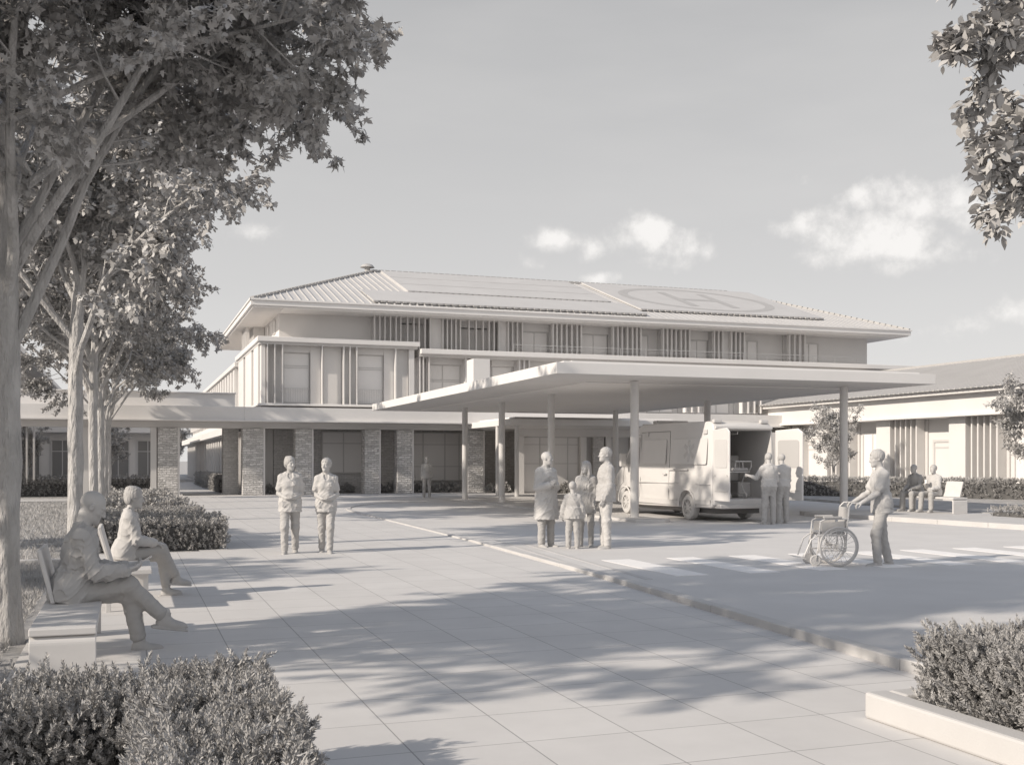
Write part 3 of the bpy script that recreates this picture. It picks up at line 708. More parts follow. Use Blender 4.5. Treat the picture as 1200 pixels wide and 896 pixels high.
# ------------------------------------------------------------------ foliage
def rots(n, up, spread, rng):
    """random rotation matrices whose z axis is near the given directions (n,3)"""
    z = up + rng.normal(0, spread, (n, 3)); z /= np.linalg.norm(z, axis=1)[:, None] + 1e-9
    a = rng.normal(0, 1, (n, 3)); x = np.cross(a, z); x /= np.linalg.norm(x, axis=1)[:, None] + 1e-9
    y = np.cross(z, x)
    return np.stack([x, y, z], axis=2)

def scatter(proto_v, proto_f, pos, R, sc):
    n = len(pos); k = len(proto_v)
    V = np.einsum('nij,kj->nki', R, proto_v) * sc[:, None, None] + pos[:, None, :]
    F = proto_f[None] + (np.arange(n) * k)[:, None, None]
    return V.reshape(-1, 3), F.reshape(-1, proto_f.shape[1])

# a leaf lies along +z, base at the origin: a pointed leaf, and one with five pointed lobes
LEAF4 = (np.array([[0, 0, 0], [.22, .05, .45], [0, -.05, 1.0], [-.22, .05, .45]]), np.array([[0, 1, 2, 3]]))
_mp = [(0, 0), (.13, .14), (.44, .0), (.24, .27), (.62, .52), (.18, .46), (.24, .68), (0, 1.05), (-.24, .68), (-.18, .46), (-.62, .52), (-.24, .27), (-.44, .0), (-.13, .14)]
MAPLE = (np.array([[x * .95, -.10 * abs(x) - .12 * z * z, z] for x, z in _mp]), np.array([list(range(14))]))
_l3 = [(0, 0), (.36, .22), (.20, .40), (.24, .62), (0, 1.0), (-.24, .62), (-.20, .40), (-.36, .22)]
LOBE3 = (np.array([[x, -.12 * abs(x) - .1 * z * z, z] for x, z in _l3]), np.array([list(range(8))]))
LANCE = (np.array([[0, 0, 0], [.15, .03, .35], [.11, .0, .7], [0, -.08, 1.0], [-.11, .0, .7], [-.15, .03, .35]]), np.array([[0, 1, 2, 3, 4, 5]]))

def grow_tree(seed, height=10.0, fork=2.9, trunk_r=0.15, crown_r=3.3, limbs=None, leaf=LOBE3, leaf_size=.15, leaves=22, nsec=8, nter=6, droop=0.5, clear=0.35, sides=10, elev=(46, 60), nl=None):
    rg = random.Random(seed); ng = np.random.default_rng(seed)
    mb = MB(); tips = []
    def curve(p, d, ln, bend_up, n, wob):
        pts = [Vector(p)]; d = Vector(d).normalized()
        for i in range(n):
            d = (d + Vector((rg.gauss(0, wob), rg.gauss(0, wob), bend_up + rg.gauss(0, wob * .6)))).normalized()
            pts.append(pts[-1] + d * (ln / n))
        return pts
    # trunk
    tp = [Vector((0, 0, -.05)), Vector((rg.gauss(0, .01), rg.gauss(0, .01), .25))]
    z = .25
    while z < fork - .01:
        z = min(fork, z + .45); tp.append(Vector((rg.gauss(0, .010), rg.gauss(0, .010), z)))
    rr = [trunk_r * 1.35, trunk_r * 1.08] + [trunk_r * (1.0 - .12 * (p.z / fork)) * rg.uniform(.96, 1.04) for p in tp[2:]]
    lead = curve(tp[-1], (rg.gauss(0, .08), rg.gauss(0, .08), 1), height * .86 - fork, .12, 7, .08)
    full = tp + lead[1:]; rf = rr + [trunk_r * .86 * (1 - i / 7.0) ** .9 + .012 for i in range(1, 8)]
    mb.tube(full, rf, sides)
    if limbs is None:
        nl = nl or rg.choice((7, 8)); a0 = rg.uniform(0, 6.28); limbs = []
        for i in range(nl):
            a = a0 + i * 2.4 + rg.gauss(0, .2); t = i / (nl - 1)
            el = RAD(rg.uniform(*elev) + 8 * t)
            limbs.append((fork * (0.92 + .0 * t) + t * (height - fork) * .52, a, el, crown_r * rg.uniform(1.02, 1.25) * (1.0 - .25 * t)))
    def on_trunk(zz):
        for i in range(len(full) - 1):
            if full[i].z <= zz <= full[i + 1].z:
                t = (zz - full[i].z) / max(1e-6, full[i + 1].z - full[i].z); return full[i].lerp(full[i + 1], t), rf[i] * (1 - t) + rf[i + 1] * t
        return full[-1], rf[-1]
    branches = [(lead, 1.0, trunk_r * .6)]
    for (zz, az, el, ln) in limbs:
        p, r0 = on_trunk(zz)
        d = Vector((math.cos(az) * math.cos(el), math.sin(az) * math.cos(el), math.sin(el)))
        pts = curve(p, d, ln, -.02, 7, .09); r = min(r0 * .46, trunk_r * .40)
        mb.tube([p - d * .05] + pts[1:], [r * (1 - .11 * i) + .006 for i in range(8)], 8)
        branches.append((pts, ln, r))
    for pts, ln, r in branches:
        for j in range(nsec):
            t = clear + (1 - clear) * (j + rg.random()) / nsec; f = t * (len(pts) - 1); i = min(int(f), len(pts) - 2)
            p = pts[i].lerp(pts[i + 1], f - i); d = (pts[i + 1] - pts[i]).normalized()
            o = Vector((rg.gauss(0, 1), rg.gauss(0, 1), rg.gauss(.0, .6))); o = (o - d * o.dot(d)).normalized()
            l2 = crown_r * rg.uniform(.26, .48) * (1.15 - .5 * t)
            sp = curve(p, d * .6 + o, l2, .02, 4, .14); r2 = max(.012, r * .42 * (1 - .5 * t))
            mb.tube(sp, [r2, r2 * .75, r2 * .55, r2 * .4, r2 * .2 + .003], 5)
            for k in range(nter):
                t2 = .25 + .75 * (k + rg.random()) / nter; f2 = t2 * 4; i2 = min(int(f2), 3)
                q = sp[i2].lerp(sp[i2 + 1], f2 - i2); d2 = (sp[i2 + 1] - sp[i2]).normalized()
                o2 = Vector((rg.gauss(0, 1), rg.gauss(0, 1), rg.gauss(-.1, .5)))
                l3 = crown_r * rg.uniform(.09, .19)
                tw = curve(q, d2 * .7 + o2.normalized(), l3, -.10, 3, .18)
                mb.tube(tw, [.009, .007, .005, .003], 3)
                for m_ in (1, 2, 3): tips.append((tw[m_], (tw[m_] - tw[m_ - 1]).normalized()))
    T = np.array([list(t[0]) for t in tips]); D = np.array([list(t[1]) for t in tips])
    per = max(1, leaves // 3)
    pos = np.repeat(T, per, 0); dr = np.repeat(D, per, 0)
    n = len(pos)
    pos = pos + ng.normal(0, leaf_size * .42, (n, 3))
    dirs = dr * .7 + ng.normal(0, .75, (n, 3)); dirs[:, 2] -= droop
    dirs /= np.linalg.norm(dirs, axis=1)[:, None]
    R = rots(n, dirs, .05, ng)
    # leaves mostly show their flat side to the sky
    z = R[:, :, 2]; upv = np.array([0, 0, 1.0]) + ng.normal(0, .55, (n, 3)); x = np.cross(upv, z); x /= np.linalg.norm(x, axis=1)[:, None] + 1e-9; y = np.cross(z, x)
    R = np.stack([x, y, z], axis=2)
    V, F = scatter(leaf[0], leaf[1], pos, R, leaf_size * ng.uniform(.65, 1.2, n))
    return mb, V, F

def plant_tree(name, proto, loc, rz, sc, label, group, leafmat='leaf'):
    mb, V, F = proto
    e = empty(name, loc, rz, label, 'tree', group); e.scale = (sc, sc, sc)
    t = link('trunk', mb.mesh('trunk', True), 'bark', e)
    c = from_np('crown', V, F, leafmat, e)
    return e
def copy_tree_to(src, loc, rz, sc, label, group=None):
    c = copy_tree(src); c.location = loc; c.rotation_euler = (0, 0, rz); c.scale = (sc, sc, sc) if isinstance(sc, (int, float)) else sc; c['label'] = label
    if group: c['group'] = group
    return c

ROWG = 'trees in a row along the forecourt'
near = grow_tree(3, height=7.0, fork=2.7, trunk_r=.118, crown_r=3.3, leaf=MAPLE, leaf_size=.088, leaves=57, nsec=11, nter=7, clear=.46, sides=14,
    limbs=[(2.55, RAD(5), RAD(64), 4.0), (2.75, RAD(180), RAD(56), 4.0), (3.2, RAD(-45), RAD(52), 4.0), (3.5, RAD(75), RAD(60), 3.0), (3.9, RAD(-5), RAD(46), 3.6), (4.1, RAD(-110), RAD(46), 3.2), (4.5, RAD(-28), RAD(30), 3.2), (4.6, RAD(150), RAD(38), 2.8), (4.8, RAD(20), RAD(28), 2.6), (3.0, RAD(-75), RAD(58), 3.6), (3.4, RAD(25), RAD(64), 3.4)])
TREE1 = plant_tree('maple_tree', near, (-1.02, 10.62, 0), 0, 1.0, 'nearest tree of the row, thick pale trunk standing beside the front bench', ROWG)
rowp = [grow_tree(21, height=9.0, fork=3.3, trunk_r=.135, crown_r=4.1, leaf=LOBE3, leaf_size=.125, leaves=57, nsec=11, nter=7, clear=.32, elev=(47, 62), nl=10),
        grow_tree(34, height=8.8, fork=3.3, trunk_r=.125, crown_r=4.1, leaf=LOBE3, leaf_size=.125, leaves=57, nsec=11, nter=7, clear=.32, elev=(47, 62), nl=10)]
TREE2 = plant_tree('maple_tree', rowp[0], (-.87, 20.4, 0), 0.4, 1.0, 'second tree of the row, forked trunk rising behind the seated bald man', ROWG)
TREE3 = plant_tree('maple_tree', rowp[1], (-.85, 29.8, 0), 1.4, 1.0, 'third tree of the row, pale trunk just behind the clipped box hedges', ROWG)
copy_tree_to(TREE2, (-.82, 36.4, 0), 2.6, 1.0, 'fourth tree of the row, trunk close behind the third one')
copy_tree_to(TREE3, (-.8, 42.5, 0), 4.1, .98, 'fifth tree of the row, slim trunk between walkway and fourth tree')
copy_tree_to(TREE2, (-.78, 48.2, 0), 5.2, .95, 'last tree of the row, right in front of the covered walkway')
# trees across the lawn and behind the viewer: they cast the long shade over the forecourt
LG = 'trees across the left lawn'
for i, (x, y, r, s_, src) in enumerate(((-5.2, 7.6, .6, .86, TREE2), (-10.5, 3.6, 3.4, .55, TREE3), (-8.5, 15.0, 4.6, .62, TREE2), (-7.5, 21.0, 5.5, .62, TREE3))):
    copy_tree_to(src, (x, y, 0), r, s_, 'tree standing across the left lawn, beyond the row by the benches', LG)
BROAD = (np.array([[0, 0, 0], [.24, .05, .30], [.26, .03, .55], [0, -.08, 1.0], [-.26, .03, .55], [-.24, .05, .30]]), np.array([[0, 1, 2, 3, 4, 5]]))
ptree = grow_tree(55, height=5.95, fork=2.05, trunk_r=.07, crown_r=2.7, leaf=BROAD, leaf_size=.078, leaves=126, nsec=10, nter=8, droop=.2, clear=.2)
PT = plant_tree('planter_tree', ptree, (7.05, 4.9, .12), 2.0, 1.05, 'leafy young tree hanging in from the right above the planter hedge', None)
small = grow_tree(71, height=4.6, fork=1.1, trunk_r=.06, crown_r=1.75, leaf=LEAF4, leaf_size=.12, leaves=24, nsec=7, nter=6, droop=.0, clear=.15, sides=8)
SG = 'small trees in front of the right wing'
ST = plant_tree('ornamental_tree', small, (30.0, 41.3, .1), 0.3, .94, 'small round leafed tree beside the open ambulance door', SG, 'leaf_pale')
copy_tree_to(ST, (31.6, 31.3, .1), 2.1, 1.05, 'small bushy tree at the right edge, before the louvres of the wing')
copy_tree_to(ST, (39.5, 55.0, .1), 3.3, 1.0, 'small tree glimpsed above the ambulance roof under the canopy')
copy_tree_to(ST, (-3.5, 8.9, 0), 1.2, 1.02, 'unseen small tree added on the near lawn to shade the front bench', 'added shade trees')  # out of view, added to shade the man on the front bench
BG = 'small trees behind the left walkway'
copy_tree_to(ST, (-1.0, 66.0, 0), 1.0, 1.0, 'small tree right of the tree row, behind the walkway', BG)
copy_tree_to(ST, (-7.6, 72.0, 0), 4.0, .85, 'small dark tree before the pavilion windows, left of the second trunk', BG)
copy_tree_to(ST, (4.6, 118.0, 0), 5.0, 1.3, 'far tree closing the path beside the side wing', BG)
copy_tree_to(ST, (-5.2, 63.0, 0), 5.4, .8, 'small dark tree between the slim walkway pillars', BG)

# ------------------------------------------------------------------ hedges: leafy sprigs on the clipped faces of a woody box darkened for the shade inside
def make_sprig(nl, leaf, ll, ln, seed):
    g = np.random.default_rng(seed); Vs = []; Fs = []; k = 0
    for i in range(nl):
        t = .15 + .85 * i / (nl - 1); a = i * 2.4
        out = np.array([math.cos(a), math.sin(a), .95 + .9 * t]); out /= np.linalg.norm(out)
        R = rots(1, out[None], .12, g)
        V, F = scatter(leaf[0], leaf[1], np.array([[0, 0, ln * t]]), R, np.array([ll * g.uniform(.8, 1.15) * (1.1 - .35 * t)]))
        Vs.append(V); Fs.append(F + k); k += len(V)
    return np.vstack(Vs), np.vstack(Fs)
SPR_FINE = make_sprig(26, LANCE, .027, .075, 1)
SPR_MID = make_sprig(12, LEAF4, .05, .10, 2)
SPR_FAR = make_sprig(7, LEAF4, .10, .12, 3)
def hedge_faces(boxes, spacing, rg, inset=.05, jit=.035, faces='ntsew'):
    """points with outward normals on the clipped faces of boxes (x0,y0,x1,y1,z0,z1)"""
    Ps = []; Ns = []
    for bi, (x0, y0, x1, y1, z0, z1) in enumerate(boxes):
        for nrm, (ox, oy, oz), (ux, uy, uz), (vx, vy, vz) in (
            ((0, 0, 1), (x0, y0, z1), (x1 - x0, 0, 0), (0, y1 - y0, 0)), ((0, -1, 0), (x0, y0, z0), (x1 - x0, 0, 0), (0, 0, z1 - z0)),
            ((0, 1, 0), (x0, y1, z0), (x1 - x0, 0, 0), (0, 0, z1 - z0)), ((-1, 0, 0), (x0, y0, z0), (0, y1 - y0, 0), (0, 0, z1 - z0)),
            ((1, 0, 0), (x1, y0, z0), (0, y1 - y0, 0), (0, 0, z1 - z0))):
            A = math.sqrt(ux * ux + uy * uy + uz * uz) * math.sqrt(vx * vx + vy * vy + vz * vz); n = int(A / spacing ** 2)
            if n < 1: continue
            a = rg.random(n)[:, None]; b = rg.random(n)[:, None]
            p = np.array([ox, oy, oz]) + a * np.array([ux, uy, uz]) + b * np.array([vx, vy, vz]) - np.array(nrm) * inset + rg.normal(0, jit, (n, 3))
            keep = np.ones(n, bool)
            for bj, (a0, b0, a1, b1, c0, c1) in enumerate(boxes):
                if bj != bi: keep &= ~((p[:, 0] > a0 + .05) & (p[:, 0] < a1 - .05) & (p[:, 1] > b0 + .05) & (p[:, 1] < b1 - .05) & (p[:, 2] < c1 - .08))
            Ps.append(p[keep]); Ns.append(np.repeat(np.array([nrm], float), keep.sum(), 0))
    return np.vstack(Ps), np.vstack(Ns)
def hedge(boxes, sprig, spacing, label, group=None, seed=1, loc=None, rz=0.0, size=1.0, mat='hedge', name='box_hedge', core=.09, lump=.03, inset=.06):
    rg = np.random.default_rng(seed)
    P_, N_ = hedge_faces(boxes, spacing, rg, inset=inset)
    if sprig is SPR_FINE:
        P2, N2 = hedge_faces(boxes, spacing * 1.1, rg, inset=inset + .075); P_ = np.vstack([P_, P2]); N_ = np.vstack([N_, N2])
    # gentle unevenness of the clipped surface
    bump = np.sin(P_[:, 0] * 5.1 + seed) * np.sin(P_[:, 1] * 4.3 + 1) + .6 * np.sin(P_[:, 0] * 11 + P_[:, 1] * 9 + P_[:, 2] * 8)
    P_ = P_ + N_ * (bump * lump)[:, None]
    dirs = N_ * .75 + np.array([0, 0, .8])
    R = rots(len(P_), dirs, .34, rg)
    V, F = scatter(sprig[0], sprig[1], P_, R, size * rg.uniform(.7, 1.2, len(P_)))
    x = np.mean([(b[0] + b[2]) / 2 for b in boxes]); y = np.mean([(b[1] + b[3]) / 2 for b in boxes])
    if loc is None: loc = (x, y, 0); off = np.array([x, y, 0])
    else: off = np.array([0, 0, 0])
    e = empty(name, loc, rz, label, 'hedge', group)
    from_np('foliage', V - off, F, mat, e)
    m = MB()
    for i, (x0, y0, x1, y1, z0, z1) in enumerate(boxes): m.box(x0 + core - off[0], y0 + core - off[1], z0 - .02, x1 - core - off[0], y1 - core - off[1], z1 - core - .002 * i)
    m.build('branches', 'twig_shade', e, local=True)  # solid dark core in place of inner branches and their shade
    return e
hedge([(-4.2, 5.15, .64, 5.82, 0, .53), (.04, 2.2, .64, 5.2, 0, .535)], SPR_FINE, .029, 'clipped hedge in the left foreground turning a corner before the bench', seed=5, core=.17)
PL = empty('planter_box', (6.6, 3.5, 0), 0, 'low white kerb stone planter holding the hedge at lower right', 'planter')
m = MB(); kerb_run(m, [(4.37, -1.5), (4.37, 5.7)], 0.17, .165, 1.42, .01, 0.0); kerb_run(m, [(4.55, 5.7), (9.0, 5.7)], 0.17, .163, 1.4, .01, 0.0)
m.build('stone_edging', 'concrete', PL, bevel=.018)
bx(4.56, -1.5, 0, 9.0, 5.52, .11).build('soil_bed', 'soil', PL)
hedge([(4.60, 1.5, 7.4, 5.46, .10, .53)], SPR_FINE, .029, 'clipped hedge growing in the white planter at lower right', seed=8, core=.17)
CG = 'clipped hedges in file beside the tree row'
hedge([(-.55, 20.35, 1.66, 22.4, 0, .48)], SPR_MID, .050, 'nearest clipped hedge block behind the seated woman', CG, seed=11)
hedge([(-.5, 24.4, 1.53, 26.3, 0, .47)], SPR_MID, .060, 'second clipped hedge block, behind the one by the woman', CG, seed=12)
hedge([(-.5, 29.8, 1.42, 32.6, 0, .47)], SPR_FAR, .09, 'third clipped hedge block in the file by the tree row', CG, seed=13)
hedge([(-.5, 37.5, 1.3, 41.0, 0, .47)], SPR_FAR, .11, 'farthest clipped hedge block, close to the stone pillar', CG, seed=14)
hedge([(-14, 53.0, .9, 53.9, 0, .62)], SPR_FAR, .11, 'long low hedge running under the covered walkway roof', seed=15)
hedge([(-12, 62.0, 2.5, 63.0, 0, .7)], SPR_FAR, .15, 'back hedge along the pavilion lawn behind the walkway', seed=19)
hedge([(4.2, 55.5, 4.95, 74.0, 0, .75)], SPR_FAR, .12, 'hedge lining the path along the louvred side wing', seed=16)
ang = math.atan2(31.0 - 43.5, 34.4 - 25.0)
hedge([(0, -.45, 15.6, .45, .0, .70)], SPR_FAR, .10, 'long dark hedge behind the right bench before the wing', seed=17, loc=(25.0, 43.5, .10), rz=ang)
hedge([(21.9, 21.0, 24.6, 23.3, .1, .30)], SPR_MID, .10, 'low ground cover bed beside the right bench end', seed=18, name='ground_cover_bed', mat='hedge', core=.08)
# shrubs at the foot of the porch wall
def shrub_mesh(seed, r, h):
    rg = np.random.default_rng(seed); n = 150
    d = rg.normal(0, 1, (n, 3)); d[:, 2] = np.abs(d[:, 2]); d /= np.linalg.norm(d, axis=1)[:, None]
    p = d * np.array([r, r * .8, h]) * rg.uniform(.45, 1.0, n)[:, None]
    R = rots(n, d + np.array([0, 0, .6]), .3, rg)
    return scatter(SPR_FAR[0], SPR_FAR[1], p, R, rg.uniform(.8, 1.4, n))
V, F = shrub_mesh(3, .38, .42); s0 = from_np('shrub', V, F, 'hedge')
tag(s0, 'low leafy shrub planted along the foot of the porch wall', 'shrub', 'shrubs along the porch wall')
first = True
for i, (x, y) in enumerate(((11.75, 52.7), (12.3, 52.6), (13.7, 52.6), (14.3, 52.7), (14.9, 52.6), (15.45, 52.7), (6.4, 52.9), (8.9, 53.2), (9.6, 53.3), (10.2, 53.3), (19.5, 49.3), (20.2, 49.3), (20.9, 49.3), (16.9, 50.9), (17.5, 50.8))):
    o = s0 if first else s0.copy()
    if not first: COL.objects.link(o)
    first = False; o.location = (x, y, 0); o.rotation_euler = (0, 0, i * 1.7); sc = .85 + .3 * ((i * 37) % 10) / 10; o.scale = (sc, sc, sc)
# grass on the near lawn
def grass(x0, y0, x1, y1, n, h, name, seed, z=-.012):
    rg = np.random.default_rng(seed)
    p = np.stack([rg.uniform(x0, x1, n), rg.uniform(y0, y1, n), np.full(n, z)], 1)
    R = rots(n, np.tile([0, 0, 1.0], (n, 1)), .42, rg)
    bl = np.array([[-.055, 0, 0], [.055, 0, 0], [.03, .12, .6], [0, .35, 1.0]]); bf = np.array([[0, 1, 2, 3]])
    V, F = scatter(bl, bf, p, R, h * rg.uniform(.5, 1.3, n)); return tag(from_np(name, V, F, 'grass'), kind='stuff')
tag(grass(-4.8, 5.9, -.98, 18.5, 60000, .075, 'grass', 4), 'short rough lawn grass around the near tree trunk', 'grass')
tag(grass(-12, 18.9, -.6, 45, 45000, .09, 'grass', 5), 'short lawn grass along the tree row', 'grass')
# ------------------------------------------------------------------ people: smooth distance fields turned into one skin per body and per garment
def v3(*a): return np.array(a, dtype=np.float64)
def nrm(v): v = np.asarray(v, float); return v / (np.linalg.norm(v) + 1e-12)
def rotm(ax, a):
    ax = nrm(ax); K = np.array([[0, -ax[2], ax[1]], [ax[2], 0, -ax[0]], [-ax[1], ax[0], 0]]); return np.eye(3) + math.sin(a) * K + (1 - math.cos(a)) * K @ K
class Field:
    def __init__(s, k=0.03): s.ops = []; s.k = k; s.post = []
    def cone(s, a, b, r1, r2, k=None, neg=False): s.ops.append(('c', np.asarray(a, float), np.asarray(b, float), r1, r2, s.k if k is None else k, neg)); return s
    def ell(s, c, r, R=None, k=None, neg=False): s.ops.append(('e', np.asarray(c, float), np.asarray(r, float), np.eye(3) if R is None else R, None, s.k if k is None else k, neg)); return s
    def box(s, c, r, R=None, rad=.01, k=None, neg=False): s.ops.append(('b', np.asarray(c, float), np.asarray(r, float), np.eye(3) if R is None else R, rad, s.k if k is None else k, neg)); return s
    def skirt(s, c, R, z0, z1, e0, e1, k=None):  # elliptic tapered tube along local z: (z, (rx, ry)) at both ends
        s.ops.append(('s', np.asarray(c, float), (z0, z1), R, (np.array(e0), np.array(e1)), s.k if k is None else k, False)); return s
    def cut(s, p, n): s.post.append(('p', np.asarray(p, float), nrm(n))); return s      # keep the side opposite to n
    def noise(s, f): s.post.append(('n', f)); return s
    def bounds(s, op):
        t = op[0]
        if t == 'c': r = max(op[3], op[4]); return np.minimum(op[1], op[2]) - r, np.maximum(op[1], op[2]) + r
        if t == 's':
            m = max(op[4][0].max(), op[4][1].max()); p = [op[1] + op[3] @ v3(0, 0, z) for z in op[2]]; return np.minimum(*p) - m, np.maximum(*p) + m
        m = np.abs(op[3]) @ op[2]; return op[1] - m, op[1] + m
    def mesh(s, vox):
        bb = [s.bounds(o) for o in s.ops if not o[6]]
        lo = np.min([b[0] for b in bb], 0) - 4 * vox - .02; hi = np.max([b[1] for b in bb], 0) + 4 * vox + .02
        n = np.ceil((hi - lo) / vox).astype(int) + 1
        F = np.full(n, 9.0, np.float32)
        ax = [lo[i] + vox * np.arange(n[i]) for i in range(3)]
        for op in s.ops:
            b0, b1 = s.bounds(op); k = op[5]; pad = k + 3.5 * vox
            i0 = np.clip(np.floor((b0 - pad - lo) / vox).astype(int), 0, n); i1 = np.clip(np.ceil((b1 + pad - lo) / vox).astype(int) + 1, 0, n)
            if np.any(i1 <= i0): continue
            sl = tuple(slice(i0[i], i1[i]) for i in range(3))
            X, Y, Z = np.meshgrid(ax[0][sl[0]], ax[1][sl[1]], ax[2][sl[2]], indexing='ij')
            if op[0] == 'c':
                a, b = op[1], op[2]; d = b - a; L2 = max(d @ d, 1e-9)
                t = np.clip(((X - a[0]) * d[0] + (Y - a[1]) * d[1] + (Z - a[2]) * d[2]) / L2, 0, 1)
                D = np.sqrt((X - a[0] - t * d[0]) ** 2 + (Y - a[1] - t * d[1]) ** 2 + (Z - a[2] - t * d[2]) ** 2) - (op[3] + (op[4] - op[3]) * t)
            else:
                c = op[1]; R = op[3]; x, y, z = X - c[0], Y - c[1], Z - c[2]
                q = [R[0, j] * x + R[1, j] * y + R[2, j] * z for j in range(3)]
                if op[0] == 'e':
                    r = op[2]; k0 = np.sqrt((q[0] / r[0]) ** 2 + (q[1] / r[1]) ** 2 + (q[2] / r[2]) ** 2)
                    k1 = np.sqrt((q[0] / r[0] ** 2) ** 2 + (q[1] / r[1] ** 2) ** 2 + (q[2] / r[2] ** 2) ** 2) + 1e-9
                    D = k0 * (k0 - 1) / k1
                elif op[0] == 'b':
                    r = op[2] - op[4]; w = [np.abs(q[j]) - r[j] for j in range(3)]
                    D = np.sqrt(np.maximum(w[0], 0) ** 2 + np.maximum(w[1], 0) ** 2 + np.maximum(w[2], 0) ** 2) + np.minimum(np.maximum(np.maximum(w[0], w[1]), w[2]), 0) - op[4]
                else:
                    z0, z1 = op[2]; t = np.clip((q[2] - z0) / (z1 - z0), 0, 1); rx = op[4][0][0] + (op[4][1][0] - op[4][0][0]) * t; ry = op[4][0][1] + (op[4][1][1] - op[4][0][1]) * t
                    k0 = np.sqrt((q[0] / rx) ** 2 + (q[1] / ry) ** 2); D = (k0 - 1) * np.minimum(rx, ry)
                    D = np.maximum(D, np.maximum(min(z0, z1) - q[2], q[2] - max(z0, z1)))
            D = D.astype(np.float32); A = F[sl]
            if op[6]:
                h = np.maximum(k - np.abs(A + D), 0) / k; F[sl] = np.maximum(A, -D) + h * h * k * .25
            else:
                h = np.maximum(k - np.abs(A - D), 0) / k; F[sl] = np.minimum(A, D) - h * h * k * .25
        if s.post:
            X, Y, Z = np.meshgrid(*ax, indexing='ij')
            for p in s.post:
                if p[0] == 'n': F += p[1](X, Y, Z).astype(np.float32)
            for p in s.post:
                if p[0] == 'p': F = np.maximum(F, ((X - p[1][0]) * p[2][0] + (Y - p[1][1]) * p[2][1] + (Z - p[1][2]) * p[2][2]).astype(np.float32))
        return surface_net(F, lo, vox)
_CO = [(0, 0, 0), (1, 0, 0), (0, 1, 0), (1, 1, 0), (0, 0, 1), (1, 0, 1), (0, 1, 1), (1, 1, 1)]
_ED = [(0, 1), (2, 3), (4, 5), (6, 7), (0, 2), (1, 3), (4, 6), (5, 7), (0, 4), (1, 5), (2, 6), (3, 7)]
def surface_net(F, lo, vox):
    S_ = F < 0; n = np.array(F.shape) - 1
    cnt = np.zeros(n, np.int8)
    for a, b, c in _CO: cnt += S_[a:a + n[0], b:b + n[1], c:c + n[2]]
    act = np.argwhere((cnt > 0) & (cnt < 8))
    idx = np.full(n, -1, np.int32); idx[tuple(act.T)] = np.arange(len(act))
    vals = np.stack([F[act[:, 0] + a, act[:, 1] + b, act[:, 2] + c] for a, b, c in _CO], 1).astype(np.float64)
    acc = np.zeros((len(act), 3)); num = np.zeros(len(act)); C = np.array(_CO, float)
    for i, j in _ED:
        m = (vals[:, i] < 0) != (vals[:, j] < 0); t = np.where(m, vals[:, i] / np.where(m, vals[:, i] - vals[:, j], 1), 0)
        acc += np.where(m[:, None], C[i] + t[:, None] * (C[j] - C[i]), 0); num += m
    V = lo + vox * (act + acc / num[:, None])
    Q = []
    for axx in range(3):
        o = [np.array([0, 0, 0]) for _ in range(4)]; u, v = [(1, 2), (2, 0), (0, 1)][axx]
        sl0 = [slice(1, F.shape[i] - 1) for i in range(3)]; sl1 = list(sl0)
        sl0[axx] = slice(0, F.shape[axx] - 1); sl1[axx] = slice(1, F.shape[axx])
        a = S_[tuple(sl0)]; b = S_[tuple(sl1)]
        e = np.argwhere(a != b); base = e.copy()
        for i in range(3):
            if i != axx: base[:, i] += 1
        neg = a[tuple(e.T)]
        def cell(du, dv):
            q = base.copy(); q[:, u] -= du; q[:, v] -= dv; return idx[q[:, 0], q[:, 1], q[:, 2]]
        q = np.stack([cell(1, 1), cell(0, 1), cell(0, 0), cell(1, 0)], 1)
        q[~neg] = q[~neg][:, ::-1]; Q.append(q)
    Q = np.vstack(Q); Q = Q[(Q >= 0).all(1)]
    return V, Q

def folds(amp, f=1.0, seed=0, vert=1.0):
    """cloth creases: warped waves, a few millimetres deep"""
    a = seed * 1.7
    def fn(X, Y, Z):
        w = 1.3 * np.sin(11 * f * X + 7 * f * Z + a) + 1.1 * np.sin(9 * f * Y - 8 * f * Z + 2 * a) + .8 * np.sin(17 * f * (X + Y) + 3 * a)
        c = 1 - np.abs(np.sin(19 * f * X * vert + 13 * f * Z + 1.5 * w)); d = 1 - np.abs(np.sin(17 * f * Y * vert - 18 * f * Z + 1.3 * w + a)); e = 1 - np.abs(np.sin(27 * f * Z / vert + 9 * f * (X - Y) + 1.9 * w))
        return -amp * 1.45 * (c ** 3 + d ** 3 + .8 * e ** 3 - .55)
    return fn

